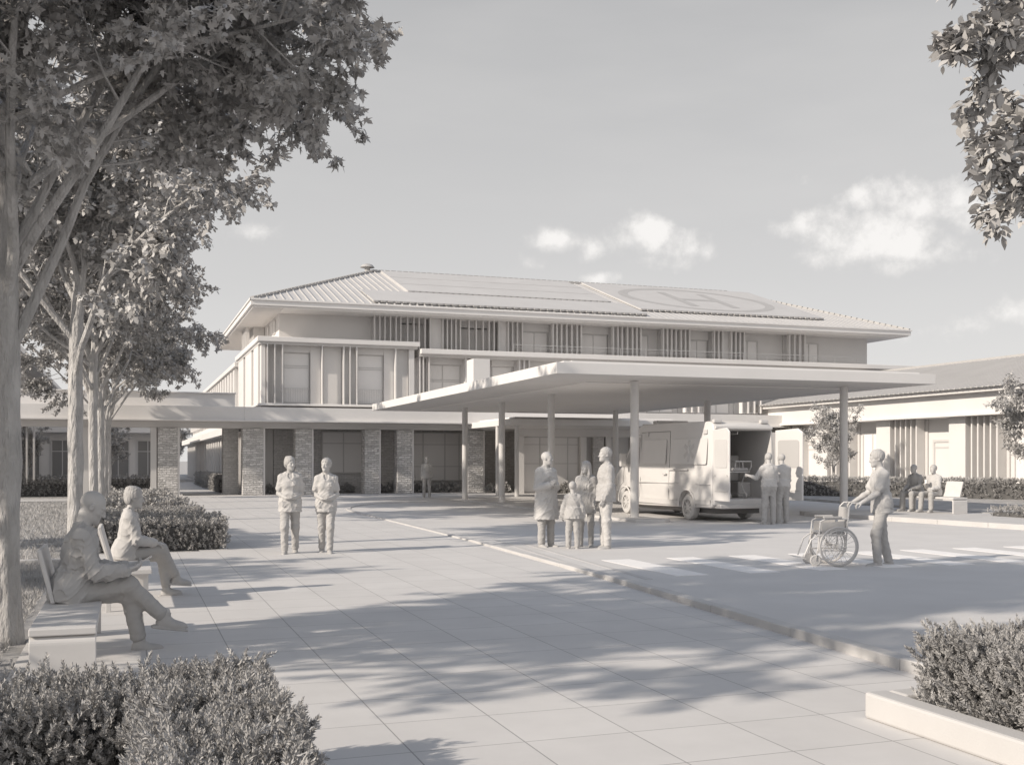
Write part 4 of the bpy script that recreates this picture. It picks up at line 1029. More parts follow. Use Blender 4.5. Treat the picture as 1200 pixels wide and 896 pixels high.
class Human:
    """local frame: x to the person's right, y forward, z up, origin on the ground between the feet"""
    def __init__(s, H=1.75, female=False, child=False, pelvis=(0, 0, .95), lean=0.0, tilt=0.0, twist=0.0, head=(0, 0, 0), build=1.0,
                 arms=None, legs=None, hip=None):
        s.c = k = H / 1.75; s.female = female; s.child = child; s.b = build
        s.pel = np.array(pelvis, float) * (k if True else 1)
        T = rotm((0, 0, 1), twist) @ rotm((0, 1, 0), tilt) @ rotm((1, 0, 0), -lean)
        s.T = T; s.k = k
        at = lambda x, y, z: s.pel + T @ (k * v3(x, y, z))
        s.at = at
        sw = (.142 if female else .160) * (0.95 if child else 1); hw = .09 if female else .085
        s.sw = sw
        s.neck = at(0, -.012, .515); s.head_c = at(0, .03, .675)
        s.hs = 1.24 if child else 1.06
        if child: s.head_c = at(0, .03, .70)
        s.Hd = T @ rotm((0, 0, 1), head[0]) @ rotm((1, 0, 0), -head[1]) @ rotm((0, 1, 0), head[2])
        s.sh = {1: at(sw, -.01, .425), -1: at(-sw, -.01, .425)}
        Lu, Lf, Lt, Ls = .295 * k, .255 * k, .43 * k, .425 * k
        hp = np.eye(3) if hip is None else hip
        s.hip = {1: s.pel + hp @ (k * v3(hw, 0, -.04)), -1: s.pel + hp @ (k * v3(-hw, 0, -.04))}
        s.el = {}; s.wr = {}; s.hd = {}; s.kn = {}; s.an = {}; s.ft = {}; s.fu = {}
        A = arms or {}
        for sd_ in (1, -1):
            a = A.get(sd_, dict()); u = nrm(a.get('u', (.12 * sd_, -.03, -1))); f = nrm(a.get('f', (.05 * sd_, .18, -1)))
            s.el[sd_] = s.sh[sd_] + u * Lu; s.wr[sd_] = s.el[sd_] + f * Lf
            s.hd[sd_] = (nrm(a.get('h', f)), nrm(a.get('n', (-sd_, 0, 0))), a.get('curl', .45), a.get('thumb', .6))
            l = (legs or {}).get(sd_, dict()); t = nrm(l.get('t', (.02 * sd_, 0, -1))); sh = nrm(l.get('s', (0, -.02, -1)))
            s.kn[sd_] = s.hip[sd_] + t * Lt; s.an[sd_] = s.kn[sd_] + sh * Ls
            fd = nrm(l.get('f', (.12 * sd_, 1, 0))); up = nrm(l.get('up', (0, 0, 1))); up = nrm(up - fd * (up @ fd)); s.ft[sd_] = fd; s.fu[sd_] = up
    def torso(s, F, o=0.0, hem=None):
        k = s.k; T = s.T; b = s.b; fm = s.female; R = T
        hipw = .165 if fm else .158
        F.ell(s.at(0, -.005, -.01), k * v3(hipw * b + o, .118 * b + o, .13 + o), R)
        F.ell(s.at(0, .0, .14), k * v3((.128 if fm else .14) * b + o, .10 * b + o, .17 + o), R)
        F.ell(s.at(0, .0, .31), k * v3((.145 if fm else .162) * b + o, (.10 if fm else .112) * b + o, .20 + o), R)
        if fm and not s.child:
            for x in (-.062, .062): F.ell(s.at(x, .068, .29), k * v3(.060 + o * .6, .045 + o * .6, .065 + o * .6), R)
        for sd_ in (1, -1):
            F.cone(s.at(.05 * sd_, -.012, .435), s.sh[sd_], k * (.060 + o), k * (.050 + o))
            F.cone(s.at(.022 * sd_, -.02, .505), s.at(s.sw * .9 * sd_, -.014, .435), k * (.042 + o * .8), k * (.040 + o * .9))
    def arm(s, F, sd_, o=0.0, to=2.0, flare=0.0):
        k = s.k; b = s.b ** .5
        e1 = s.sh[sd_] + (s.el[sd_] - s.sh[sd_]) * min(1, to)
        F.cone(s.sh[sd_], e1, k * (.050 * b + o), k * ((.050 - .011 * min(1, to)) * b + o + flare * (to <= 1)))
        if to > 1:
            t = to - 1; e2 = s.el[sd_] + (s.wr[sd_] - s.el[sd_]) * t
            F.cone(s.el[sd_], s.el[sd_] + (s.wr[sd_] - s.el[sd_]) * min(.35, t), k * (.039 * b + o), k * (.041 * b + o))
            F.cone(s.el[sd_] + (s.wr[sd_] - s.el[sd_]) * min(.35, t), e2, k * (.041 * b + o), k * ((.041 - .014 * t) * b + o + flare))
    def leg(s, F, sd_, o=0.0, to=2.0, flare=0.0, straight=False):
        k = s.k; b = s.b ** .5; kn, an, hp = s.kn[sd_], s.an[sd_], s.hip[sd_]
        if to > 1:
            t = to - 1; e = kn + (an - kn) * t
            F.cone(hp, kn, k * (.088 * b + o), k * (.056 * b + o))
            if straight: F.cone(kn, e, k * (.057 * b + o), k * (.043 * b + o * .8 + flare))
            else:
                m = kn + (an - kn) * .33 - nrm(np.cross(np.cross(an - kn, s.ft[sd_]), an - kn)) * .012 * k
                F.cone(kn, m, k * (.055 * b + o), k * (.056 * b + o)); F.cone(m, e, k * (.055 * b + o), k * (.036 * b + o + flare))
        else: F.cone(hp, hp + (kn - hp) * to, k * (.088 * b + o), k * (.066 * b + o + flare))
    def hand(s, F, sd_):
        k = s.k * (1.0 if not s.child else .95); u, n0, curl, th = s.hd[sd_]; w = s.wr[sd_]
        n = nrm(n0 - u * (n0 @ u)); t = nrm(np.cross(u, n)) * (1 if sd_ == -1 else -1)   # t points to the thumb side
        F.cone(s.el[sd_] + (w - s.el[sd_]) * .7, w, .031 * k, .027 * k, .02)
        lens = (.076, .086, .079, .060); base = (.030, .011, -.010, -.029)
        for L, x in zip(lens, base):
            kn = w + k * (u * (.088 - abs(x - .005) * .25) + t * x)
            F.cone(w + k * (u * .012 + t * x * .55), kn, .0155 * k, .0125 * k, .012)
            p = kn; d = u; r = .0100
            for i, fr in enumerate((.46, .30, .24)):
                a = curl * (.75, .95, .7)[i]; d = rotm(np.cross(d, n), a) @ d; q = p + d * L * fr * k; F.cone(p, q, r * k, (r - .0012) * k, .004); p = q; r -= .0012
        p = w + k * (u * .022 + t * .022); d = nrm(u * .62 + t * .75 + n * .25); q = p + d * .040 * k; F.cone(p, q, .0150 * k, .0125 * k, .012)
        d = nrm(u * (.85) + t * (.25 * (1 - th) + .05) + n * (.30 + .6 * th)); q2 = q + d * .030 * k; F.cone(q, q2, .0118 * k, .0105 * k, .005); d2 = nrm(d + u * .25 + n * .1); F.cone(q2, q2 + d2 * .024 * k, .0105 * k, .0088 * k, .004)
    def headf(s, F, o=0.0, nose=True):
        h = s.k * s.hs; R = s.Hd; P_ = lambda x, y, z: s.head_c + R @ (h * v3(x, y, z)); f = .94 if s.female else 1.0
        F.ell(P_(0, -.016, .030), h * v3(.074, .094, .086), R, .02)
        F.ell(P_(0, .022, -.030), h * v3(.060 * f, .068, .082), R, .03)
        F.ell(P_(0, .050, -.078), h * v3(.040 * f, .042, .034), R, .03)
        F.ell(P_(0, .080, -.096), h * v3(.018, .014, .016), R, .02)
        F.cone(P_(0, .086, .012), P_(0, .107, -.026), .0085 * h, .0115 * h, .012)
        for x in (-1, 1):
            F.ell(P_(.010 * x, .096, -.030), h * v3(.009, .010, .008), R, .008)
            F.cone(P_(.012 * x, .083, .026), P_(.046 * x, .070, .024), .010 * h, .008 * h, .012)
            F.ell(P_(.032 * x, .093, .005), h * v3(.017, .014, .012), R, .012, True)
            F.ell(P_(.031 * x, .074, .004), h * v3(.0135, .0125, .0115), R, .003)
            F.cone(P_(.046 * x, .058, -.022), P_(.036 * x, .066, -.03), .014 * h, .014 * h, .02)
            F.ell(P_(.077 * x * f, -.006, -.004), h * v3(.010, .021, .031), R @ rotm((0, 0, 1), .35 * x), .006)
            F.ell(P_(.086 * x * f, .000, -.002), h * v3(.006, .010, .016), R, .006, True)
        F.cone(P_(-.019, .083, -.057), P_(.019, .083, -.057), .0062 * h, .0062 * h, .008)
        F.cone(P_(-.015, .082, -.068), P_(.015, .082, -.068), .0068 * h, .0068 * h, .008)
        F.cone(P_(-.024, .088, -.0625), P_(.024, .088, -.0625), .0030 * h, .0030 * h, .004, True)
        F.cone(s.neck - s.T @ (s.k * v3(0, 0, .04)), P_(0, -.022, -.07), s.k * (.056 if not s.female else .048), h * (.050 if not s.female else .043), .03)
    def foot(s, F, sd_, o=0.0, sole=.0):
        k = s.k; a = s.an[sd_]; f = s.ft[sd_]; u = s.fu[sd_]; R = np.stack([np.cross(f, u), f, u], 1)
        P_ = lambda x, y, z: a + R @ (k * v3(x, y, z))
        F.ell(P_(0, -.018, -.045), k * v3(.034 + o, .044 + o, .045 + o), R, .03)
        F.ell(P_(0, .075, -.058), k * v3(.040 + o, .105 + o, .034 + o), R, .03)
        F.cone(P_(0, 0, -.005), P_(0, .075, -.05), k * (.036 + o), k * (.030 + o), .03)
        F.cone(P_(0, .0, .05), P_(0, -.005, -.03), k * (.034 + o), k * (.036 + o), .02)
        return P_, R
    def body(s, vox):
        F = Field(.035 * s.k)
        s.torso(F, -.006)
        for d in (1, -1): s.arm(F, d); s.leg(F, d, -.009); s.foot(F, d)
        s.headf(F)
        for d in (1, -1): s.hand(F, d)
        return F.mesh(vox)
    def shoes(s, d, vox):
        F = Field(.025); P_, R = s.foot(F, d, .007)
        k = s.k
        F.ell(P_(0, .105, -.056), k * v3(.044, .085, .038), R, .02)
        F.box(P_(0, .050, -.083), k * v3(.047, .146, .011), R, .009, .004)
        F.box(P_(0, -.035, -.080), k * v3(.042, .048, .016), R, .009, .004)
        F.cone(P_(0, -.004, .02), P_(0, -.004, .045), .043 * k, .043 * k, .01)
        F.cut(P_(0, 0, -.0935), -R[:, 2]); F.cut(P_(0, 0, .05), R[:, 2])
        # toe seam and laces
        for y in (.045, .062, .079): F.cone(P_(-.018, y, -.018 - (y - .045) * .35), P_(.018, y, -.018 - (y - .045) * .35), .0045, .0045, .003)
        return F.mesh(vox)
    def trousers(s, vox, o=.014, amp=.004, to=1.95, flare=.012, seed=1):
        F = Field(.045 * s.k); k = s.k; b = s.b
        F.ell(s.at(0, -.005, -.015), k * v3((.165 if s.female else .158) * b + o, .118 * b + o, .125 + o), s.T)
        F.ell(s.at(0, 0, .06), k * v3(.14 * b + o, .10 * b + o, .09), s.T)
        for d in (1, -1):
            F.ell(s.hip[d] + s.T @ (k * v3(0, -.03, -.0)), k * v3(.088 + o, .098 + o, .10 + o), s.T)
            s.leg(F, d, o, to, flare, True)
            # creases bunched behind the knee and above the shoe
            an = s.kn[d] + (s.an[d] - s.kn[d]) * (to - 1)
            F.cut(an, s.an[d] - s.kn[d]) if False else None
        F.noise(folds(amp, 1.0, seed, .8))
        V = F
        return V.mesh(vox)
    def top(s, vox, o=.018, sleeve=.62, hem=-.10, amp=.0035, seed=2, flare=.012, collar=None, open_front=False, coat=None, lapel=False, pocket=False, hood=False, zip_=False, band=False, belly=0.0, seat=False):
        F = Field(.030 * s.k); k = s.k; T = s.T
        s.torso(F, o)
        if seat:
            for d in (1, -1):
                F.ell(s.hip[d] + T @ (k * v3(.012 * d, -.03, .03)), k * v3(.098 + o, .112 + o, .115 + o), T)
            F.ell(s.at(0, -.035, 0), k * v3(.17 * s.b + o, .125 + o, .14 + o), T)
        if belly: F.ell(s.at(0, .03, .12), k * v3(.13, .10 + belly, .14), T)
        for d in (1, -1): s.arm(F, d, o * .9 + .002, sleeve, flare)
        hw = (.168 if s.female else .165) * s.b + o + .012
        if coat is not None: F.skirt(s.pel, T, k * .18, k * coat, (k * hw * .92, k * (.125 * s.b + o)), (k * (hw + .035), k * (.165 * s.b + o)), .04)
        elif hem < 0: F.skirt(s.pel, T, k * .14, k * hem, (k * hw * .9, k * (.115 * s.b + o)), (k * hw, k * (.135 * s.b + o)), .05)
        F.noise(folds(amp, 1.0, seed, 1.15))
        # neckline, collar
        if collar == 'v':
            F.ops.append(('e', s.at(0, .105, .50), k * v3(.055, .07, .10), T, None, .01, True))
        if collar in ('shirt', 'jacket', 'coat'):
            for a in range(9):
                t0 = -2.5 + 5.0 * a / 9; t1 = -2.5 + 5.0 * (a + 1) / 9; rr = .072
                p = lambda t: s.at(rr * math.sin(t), -.012 - rr * .9 * math.cos(t), .515 - .030 * (1 - math.cos(t)) * .5 - (.03 if abs(t) > 2 else 0))
                F.cone(p(t0), p(t1), .016 * k, .016 * k, .012)
        F.ops.append(('e', s.at(0, .02, .565), k * v3(.062, .062, .075), T, None, .01, True))
        if open_front or lapel or zip_:
            yf = .115 * s.b + o + .012; r = .006 if not open_front else .014
            for z0, z1 in ((-.3 if coat is None else coat + .02, .12), (.12, .30), (.30, .43)):
                ya = yf + (.03 if z0 < 0 else 0); F.cone(s.at(.0, ya + (.02 if z0 < -.1 else 0), max(z0, (coat or hem))), s.at(0, yf, z1), r * k, r * k, .006, True)
        if lapel:
            for d in (1, -1):
                F.cone(s.at(.055 * d, .07, .49), s.at(.02 * d, .118 * s.b + o, .24), .020 * k, .010 * k, .012)
                F.cone(s.at(.072 * d, .075, .44), s.at(.028 * d, .118 * s.b + o, .27), .005 * k, .005 * k, .004, True)
        if pocket:
            for d in (1, -1): F.box(s.at(.10 * d, .115 * s.b + o, -.04 if coat is None else -.10), k * v3(.05, .012, .055), T, .006, .004)
            F.box(s.at(-.075, .105 * s.b + o, .32), k * v3(.035, .009, .04), T, .005, .004)
        if hood:
            F.ell(s.at(0, -.085, .47), k * v3(.10, .06, .085), T, .02); F.ell(s.at(0, -.075, .55), k * v3(.075, .045, .05), T, .02, True)
        if band: F.ell(s.at(0, .0, hem + .012), k * v3(hw + .012, .145 * s.b + o, .022), T, .01)
        # straight hems
        F.cut(s.at(0, 0, coat if coat is not None else hem), T @ v3(0, 0, -1))
        return F.mesh(vox)
    def hair(s, vox, style='short'):
        F = Field(.02); h = s.k * s.hs; R = s.Hd; P_ = lambda x, y, z: s.head_c + R @ (h * v3(x, y, z))
        g = lambda X, Y, Z: .0028 * np.sin(150 * X + 40 * np.sin(16 * Z)) * np.sin(110 * Y + 30 * Z) + .002 * np.sin(240 * X + 170 * Y + 20 * Z)
        th = .006 if style in ('crop',) else .012
        F.ell(P_(0, -.022, .034), h * v3(.076 + th, .094 + th, .086 + th), R)
        if style in ('bun', 'long', 'bob', 'up'): F.ell(P_(0, -.045, -.01), h * v3(.080, .075, .085), R)
        if style == 'bun': F.ell(P_(0, -.105, .085), h * v3(.040, .040, .038), R, .012)
        if style == 'low': F.ell(P_(0, -.118, -.03), h * v3(.040, .036, .038), R, .012)
        if style == 'pony':
            F.cone(P_(0, -.10, .05), P_(.02, -.145, -.03), .028 * h, .026 * h); F.cone(P_(.02, -.145, -.03), P_(.03, -.125, -.13), .026 * h, .010 * h)
        if style == 'bob':
            for x in (-1, 1): F.ell(P_(.062 * x, -.045, -.025), h * v3(.026, .045, .050), R, .015)
            F.ell(P_(0, -.03, .105), h * v3(.07, .085, .03), R, .03)
        if style == 'long':
            for x in (-1, 1):
                F.cone(P_(.066 * x, -.005, .01), P_(.082 * x, .005, -.13), .026 * h, .028 * h); F.cone(P_(.082 * x, .005, -.13), P_(.075 * x, .02, -.22), .028 * h, .016 * h)
            F.ell(P_(0, -.075, -.10), h * v3(.088, .045, .14), R); F.ell(P_(0, -.085, -.19), h * v3(.085, .035, .08), R)
        F.noise(g)
        # clear the face
        zc = {'crop': .055, 'short': .050}.get(style, .045)
        F.ops.append(('e', P_(0, .085, -.035), h * v3(.070 if style != 'long' else .060, .062, .098), R, None, .012, True))
        if style in ('short', 'crop', 'pony', 'bun', 'low', 'up', 'bob'):
            F.ops.append(('b', P_(0, .03, -.085), h * v3(.12, .062, .075), R, .03, .01, True))
        if style in ('short', 'crop'): F.cut(P_(0, -.03, -.055), R @ v3(0, .55, -1))
        return F.mesh(vox)

def to_obj(name, VF, mat, par, smooth_it=1):
    o = from_np(name, VF[0], VF[1], mat, par, True)
    return o
def person(label, loc, rz, hu, garments, vox=.011, hair=None, group=None, shoe=True, tmat='cloth_dark'):
    """rz: heading, 0 looks along +y of the world"""
    e = empty('person', loc, rz, label, 'person', group)
    to_obj('body', hu.body(vox), 'skin', e)
    for name, mat, VF in garments: to_obj(name, VF, mat, e)
    if shoe:
        for d in (1, -1): to_obj('shoe', hu.shoes(d, vox * .9), 'leather', e)
    if hair: to_obj('hair', hu.hair(vox * .7, hair), 'hair', e)
    return e

# heading: world direction the person looks along -> rotation about z from +y
def heading(dx, dy): return math.atan2(-dx, dy)
# ------------------------------------------------------------------ the people in the forecourt
# seated bald man with a phone, right leg over left, looking down
hu = Human(1.82, pelvis=(0, -.01, .525), lean=.19, head=(0.0, .34, 0), build=1.08,
    arms={1: dict(u=(.10, .36, -1), f=(-.34, 1, .02), h=(-.30, 1, .22), n=(-.55, -.1, .9), curl=.55, thumb=.55),
          -1: dict(u=(-.10, .36, -1), f=(.34, 1, .05), h=(.30, 1, .2), n=(.55, -.1, .9), curl=.6, thumb=.6)},
    legs={1: dict(t=(-.22, 1, .16), s=(-.14, .70, -.70), f=(-.05, 1, -.16), up=(0, .15, 1)), -1: dict(t=(.02, 1, -.03), s=(-.02, .20, -1), f=(-.05, 1, 0))})
g = [('trousers', 'cloth_dark', hu.trousers(.007, .013, .0035, 1.86, .006, 3)), ('jacket', 'cloth', hu.top(.007, .020, 1.9, -.095, .0075, 5, .004, 'jacket', open_front=True, lapel=True, seat=True)), 
     ('shirt', 'cloth_pale', hu.top(.010, .012, .9, -.06, .002, 6, .0, None, belly=.008))]
MAN = person('bald man in a jacket sitting cross legged on the front bench, bent over his phone', (-.43, 9.72, 0), heading(1, .02), hu, g, vox=.0065)
def at_hand(e, hu, d, off=(0, 0, 0)):
    p = hu.wr[d] + hu.hd[d][0] * .09 * hu.k + np.array(off); c, s_ = math.cos(e.rotation_euler.z), math.sin(e.rotation_euler.z)
    return (e.location.x + c * p[0] - s_ * p[1], e.location.y + s_ * p[0] + c * p[1], e.location.z + p[2])
p = at_hand(MAN, hu, 1); q = at_hand(MAN, hu, -1); mid = ((p[0] + q[0]) / 2 + .05, (p[1] + q[1]) / 2, (p[2] + q[2]) / 2 + .045)
ph = empty('phone', mid, 0, 'slim phone held in the hands of the seated bald man', 'phone'); ph.rotation_euler = (RAD(0), RAD(-28), 0)
MB().box(-.075, -.036, -.0045, .075, .036, .0045).build('case', 'metal', ph, bevel=.004, local=True); MB().box(-.068, -.032, .0046, .068, .032, .0056).build('screen', 'glass', ph, local=True)
# seated woman on the second bench
hu = Human(1.66, True, pelvis=(0, 0, .54 / .9486), lean=.10, head=(-.12, .05, 0), build=1.03,
    arms={1: dict(u=(.12, .35, -1), f=(-.55, 1, -.18), h=(-.5, 1, -.25), n=(-.3, -.1, -1), curl=.35), -1: dict(u=(-.14, .30, -1), f=(.45, 1, -.22), h=(.4, 1, -.3), n=(.2, -.2, -1), curl=.3)},
    legs={1: dict(t=(-.24, 1, .16), s=(-.15, .42, -.85), f=(-.05, 1, -.10), up=(0, .1, 1)), -1: dict(t=(.05, 1, -.06), s=(0, .12, -1), f=(0, 1, 0))})
g = [('trousers', 'cloth_dark', hu.trousers(.010, .013, .003, 1.86, .006, 8)), ('jacket', 'cloth_pale', hu.top(.010, .020, 1.85, -.09, .005, 9, .006, 'jacket', zip_=True, lapel=True, seat=True))]
person('woman with short wavy hair and jacket sitting cross legged on the second bench', (-.02, 13.55, 0), heading(1, .03), hu, g, .009, 'bob')
# two nurses walking towards the viewer
def nurse_arms(a=.9): return {1: dict(u=(.20, -.10, -1), f=(-.55, .85, -.32), h=(-.9, .45, -.1), n=(0, -.2, 1), curl=.6), -1: dict(u=(-.20, -.10, -1), f=(.55, .85, -.32), h=(.9, .45, -.1), n=(0, -.5, 1), curl=.6)}
tow = lambda x, y: heading(-x, -y)
hu = Human(1.70, True, lean=.02, head=(.5, .05, 0), build=1.06, arms=nurse_arms(),
    legs={1: dict(t=(.02, .24, -1), s=(.0, -.04, -1)), -1: dict(t=(-.01, -.12, -1), s=(0, -.30, -1), f=(-.12, 1, -.22))}, pelvis=(0, 0, .932))
g = [('trousers', 'cloth', hu.trousers(.011, .013, .005, 1.92, .010, 11)), ('scrub_top', 'cloth_pale', hu.top(.011, .019, .66, -.19, .005, 12, .014, 'v', pocket=True))]
person('nurse in scrubs with bun hair, the left one of the walking pair', (2.66, 19.1, 0), tow(2.1, 19.1), hu, g, .010, 'bun')
hu = Human(1.67, True, lean=.02, head=(-.45, .03, 0), build=1.0, arms=nurse_arms(),
    legs={1: dict(t=(-.03, -.12, -1), s=(0, -.32, -1), f=(.08, 1, -.24)), -1: dict(t=(.03, .25, -1), s=(.02, -.04, -1))}, pelvis=(0, 0, .932))
g = [('trousers', 'cloth', hu.trousers(.011, .012, .005, 1.92, .008, 13)), ('scrub_top', 'cloth_pale', hu.top(.011, .018, .64, -.18, .005, 14, .014, 'v', pocket=True))]
person('nurse in scrubs with tied back hair, the right one of the walking pair', (3.27, 19.0, 0), tow(3.5, 19), hu, g, .010, 'low')
# distant man before the porch
hu = Human(1.76, arms={1: dict(u=(.14, -.08, -1), f=(.05, .12, -1)), -1: dict(u=(-.14, -.05, -1), f=(-.0, .2, -1))}, legs={1: dict(t=(.06, 0, -1), s=(.02, 0, -1)), -1: dict(t=(-.06, 0, -1), s=(-.02, 0, -1))})
g = [('trousers', 'cloth_dark', hu.trousers(.016, .012, .003, 1.92, .01, 15)), ('shirt', 'cloth', hu.top(.016, .018, 1.9, -.12, .004, 16, .004, 'shirt'))]
person('lone man standing far back on the forecourt before the porch pillars', (12.14, 45.3, 0), tow(11, 45), hu, g, .014, 'crop')
# doctor, child, woman and man in conversation
hu = Human(1.78, lean=.0, head=(.55, .05, 0), build=1.10,
    arms={1: dict(u=(.18, .05, -1), f=(-.42, 1, .25), h=(-.25, .75, .65), n=(-.9, -.35, .2), curl=.35), -1: dict(u=(-.16, .15, -1), f=(.75, .85, .28), h=(.7, .65, .4), n=(.4, -.75, .3), curl=.45)},
    legs={1: dict(t=(.05, .0, -1), s=(.02, 0, -1)), -1: dict(t=(-.05, 0, -1), s=(-.02, 0, -1))})
g = [('trousers', 'cloth_dark', hu.trousers(.011, .015, .005, 1.93, .010, 17)), ('coat', 'cloth_pale', hu.top(.010, .026, 1.92, 0, .006, 18, .008, 'coat', coat=-.44, lapel=True, zip_=True, pocket=True))]
person('bald doctor in a knee length white coat gesturing with raised hands', (7.35, 18.85, 0), heading(.35, -.94), hu, g, .010)
hu = Human(1.20, child=True, lean=.0, head=(-.25, 0, 0), build=1.05, arms={1: dict(u=(.35, .05, -1), f=(.12, .25, -1), curl=.7), -1: dict(u=(-.38, .05, -1), f=(-.1, .3, -1), curl=.7)},
    legs={1: dict(t=(.05, 0, -1), s=(.02, 0, -1)), -1: dict(t=(-.06, 0, -1), s=(-.02, 0, -1))})
g = [('trousers', 'cloth_dark', hu.trousers(.010, .024, .004, 1.92, .012, 19)), ('hooded_jacket', 'cloth', hu.top(.009, .036, 1.88, -.14, .005, 20, .004, None, hood=True, band=True))]
person('small child in a hooded jacket seen from behind, standing beside the doctor', (7.64, 18.25, 0), heading(.45, 1), hu, g, .009, 'crop')
hu = Human(1.60, True, lean=.02, head=(-.45, .04, 0), build=1.0, arms={1: dict(u=(.16, .05, -1), f=(.02, .25, -1), curl=.5), -1: dict(u=(-.16, .0, -1), f=(-.02, .25, -1), curl=.5)},
    legs={1: dict(t=(.04, 0, -1), s=(.02, -.02, -1)), -1: dict(t=(-.04, .08, -1), s=(0, -.03, -1))})
g = [('trousers', 'cloth_dark', hu.trousers(.011, .010, .003, 1.92, .004, 21)), ('long_jacket', 'cloth', hu.top(.010, .028, 1.92, -.26, .006, 22, .006, 'jacket', open_front=True, lapel=True))]
person('woman with long straight hair and open jacket standing between child and tall man', (8.06, 18.62, 0), heading(-.55, -.83), hu, g, .010, 'long')
hu = Human(1.85, lean=-.02, head=(.15, .02, 0), build=1.08, arms={1: dict(u=(.16, .02, -1), f=(-.05, .42, -1), h=(-.2, .35, -1), curl=.7), -1: dict(u=(-.18, .05, -1), f=(.1, .45, -1), h=(.2, .35, -1), curl=.7)},
    legs={1: dict(t=(.05, 0, -1), s=(.02, 0, -1)), -1: dict(t=(-.06, .04, -1), s=(-.02, -.03, -1))})
g = [('trousers', 'cloth_pale', hu.trousers(.011, .014, .006, 1.93, .008, 23)), ('jacket', 'cloth', hu.top(.010, .027, 1.92, -.13, .006, 24, .004, 'jacket', zip_=True, band=True))]
person('tall man in a short jacket rightmost of the group of four, facing the doctor', (8.25, 18.15, 0), heading(-1, .12), hu, g, .010, 'short')
# two paramedics at the ambulance doors, seen from behind
hu = Human(1.80, lean=.03, head=(.12, .1, 0), build=1.05, arms={1: dict(u=(.2, .18, -1), f=(.05, .8, -.6), curl=.5), -1: dict(u=(-.35, .45, -.75), f=(-.55, .8, .25), h=(-.4, .9, .1), curl=.6)},
    legs={1: dict(t=(.05, .03, -1), s=(.02, -.02, -1)), -1: dict(t=(-.07, 0, -1), s=(-.02, 0, -1))})
g = [('trousers', 'cloth', hu.trousers(.012, .015, .005, 1.93, .010, 25)), ('shirt', 'cloth_pale', hu.top(.012, .022, 1.0, -.03, .005, 26, .006, 'shirt'))]
person('paramedic reaching one arm into the open ambulance, left of the two', (15.2, 23.55, 0), heading(.15, 1), hu, g, .012, 'crop')
hu = Human(1.78, lean=.05, head=(.1, .12, 0), build=1.05, arms={1: dict(u=(.16, .15, -1), f=(.0, .7, -.7), curl=.5), -1: dict(u=(-.2, .3, -1), f=(.15, 1, .0), curl=.5)},
    legs={1: dict(t=(.04, .03, -1), s=(.02, -.02, -1)), -1: dict(t=(-.05, 0, -1), s=(-.02, 0, -1))})
g = [('trousers', 'cloth', hu.trousers(.012, .015, .005, 1.93, .010, 27)), ('shirt', 'cloth_pale', hu.top(.012, .024, 1.9, -.03, .005, 28, .006, 'shirt'))]
person('paramedic standing beside the right hand ambulance door, arms in front', (15.76, 23.8, 0), heading(.05, 1), hu, g, .012, 'crop')
# attendant pushing the wheelchair to the left
hu = Human(1.80, lean=.07, head=(.0, .12, 0), build=1.02, arms={1: dict(u=(.12, .42, -1), f=(-.02, .78, -.48), h=(0, 1, -.25), n=(-.15, -.1, -1), curl=.95, thumb=.9), -1: dict(u=(-.12, .42, -1), f=(.02, .78, -.48), h=(0, 1, -.25), n=(.15, -.1, -1), curl=.95, thumb=.9)},
    legs={1: dict(t=(.04, -.10, -1), s=(0.02, -.26, -1), f=(.1, 1, -.22)), -1: dict(t=(-.05, .30, -1), s=(-.02, -.06, -1), f=(-.15, 1, 0.05))}, pelvis=(0, 0, .928))
g = [('trousers', 'cloth', hu.trousers(.010, .015, .005, 1.93, .008, 29)), ('scrub_top', 'cloth_pale', hu.top(.010, .020, .68, -.14, .005, 30, .014, 'v'))]
ATT = person('attendant in scrubs pushing an empty wheelchair over the crossing', (10.95, 13.85, 0), heading(-1, .34), hu, g, .010, 'short')
ATT_HANDS = (at_hand(ATT, hu, 1), at_hand(ATT, hu, -1))
# the pair on the far bench
def sitter(H, fem, mat, seed, lean, cup=False, hd=0.0):
    arms = {1: dict(u=(.12, .30, -1), f=(-.30, 1, -.25), h=(-.2, 1, -.4), n=(-.2, 0, -1), curl=.4), -1: dict(u=(-.12, .3, -1), f=(.35, 1, -.2), h=(.2, 1, -.3), n=(.2, 0, -1), curl=.4)}
    if cup: arms[1] = dict(u=(.12, .15, -1), f=(-.35, .9, .55), h=(-.3, .8, .55), n=(-.9, -.3, 0), curl=.8)
    h = Human(H, fem, pelvis=(0, 0, .575 / (H / 1.75)), lean=lean, head=(hd, .05, 0), build=1.05, arms=arms, legs={1: dict(t=(.16, 1, -.04), s=(.02, .10, -1), f=(.15, 1, 0)), -1: dict(t=(-.14, 1, -.04), s=(0, .0, -1), f=(-.1, 1, 0))})
    return h, [('trousers', 'cloth_dark', h.trousers(.013, .018, .004, 1.95, .012, seed)), ('sweater', mat, h.top(.013, .020, 1.92, -.09, .005, seed + 1, .004, 'shirt', seat=True))]
hu, g = sitter(1.76, False, 'cloth_dark', 31, .16)
person('man in a dark sweater sitting on the far bench, leaning forward', (22.0, 26.25, .12), heading(-1, -.25), hu, g, .013, 'crop')
hu, g = sitter(1.72, False, 'cloth_pale', 33, .04, True, -.1)
p = person('person in a pale sweater sitting upright with a cup on the far bench', (22.0, 25.5, .12), heading(-1, -.35), hu, g, .013, 'short')
cp = at_hand(p, hu, 1, (-.03, .02, .0))
tag(MB().cyl((cp[0], cp[1], cp[2] - .05), (cp[0], cp[1], cp[2] + .06), .034, .042, 16).build('paper_cup', 'paint', None, smooth=True), 'small paper cup held by the upright sitter on the far bench', 'cup')
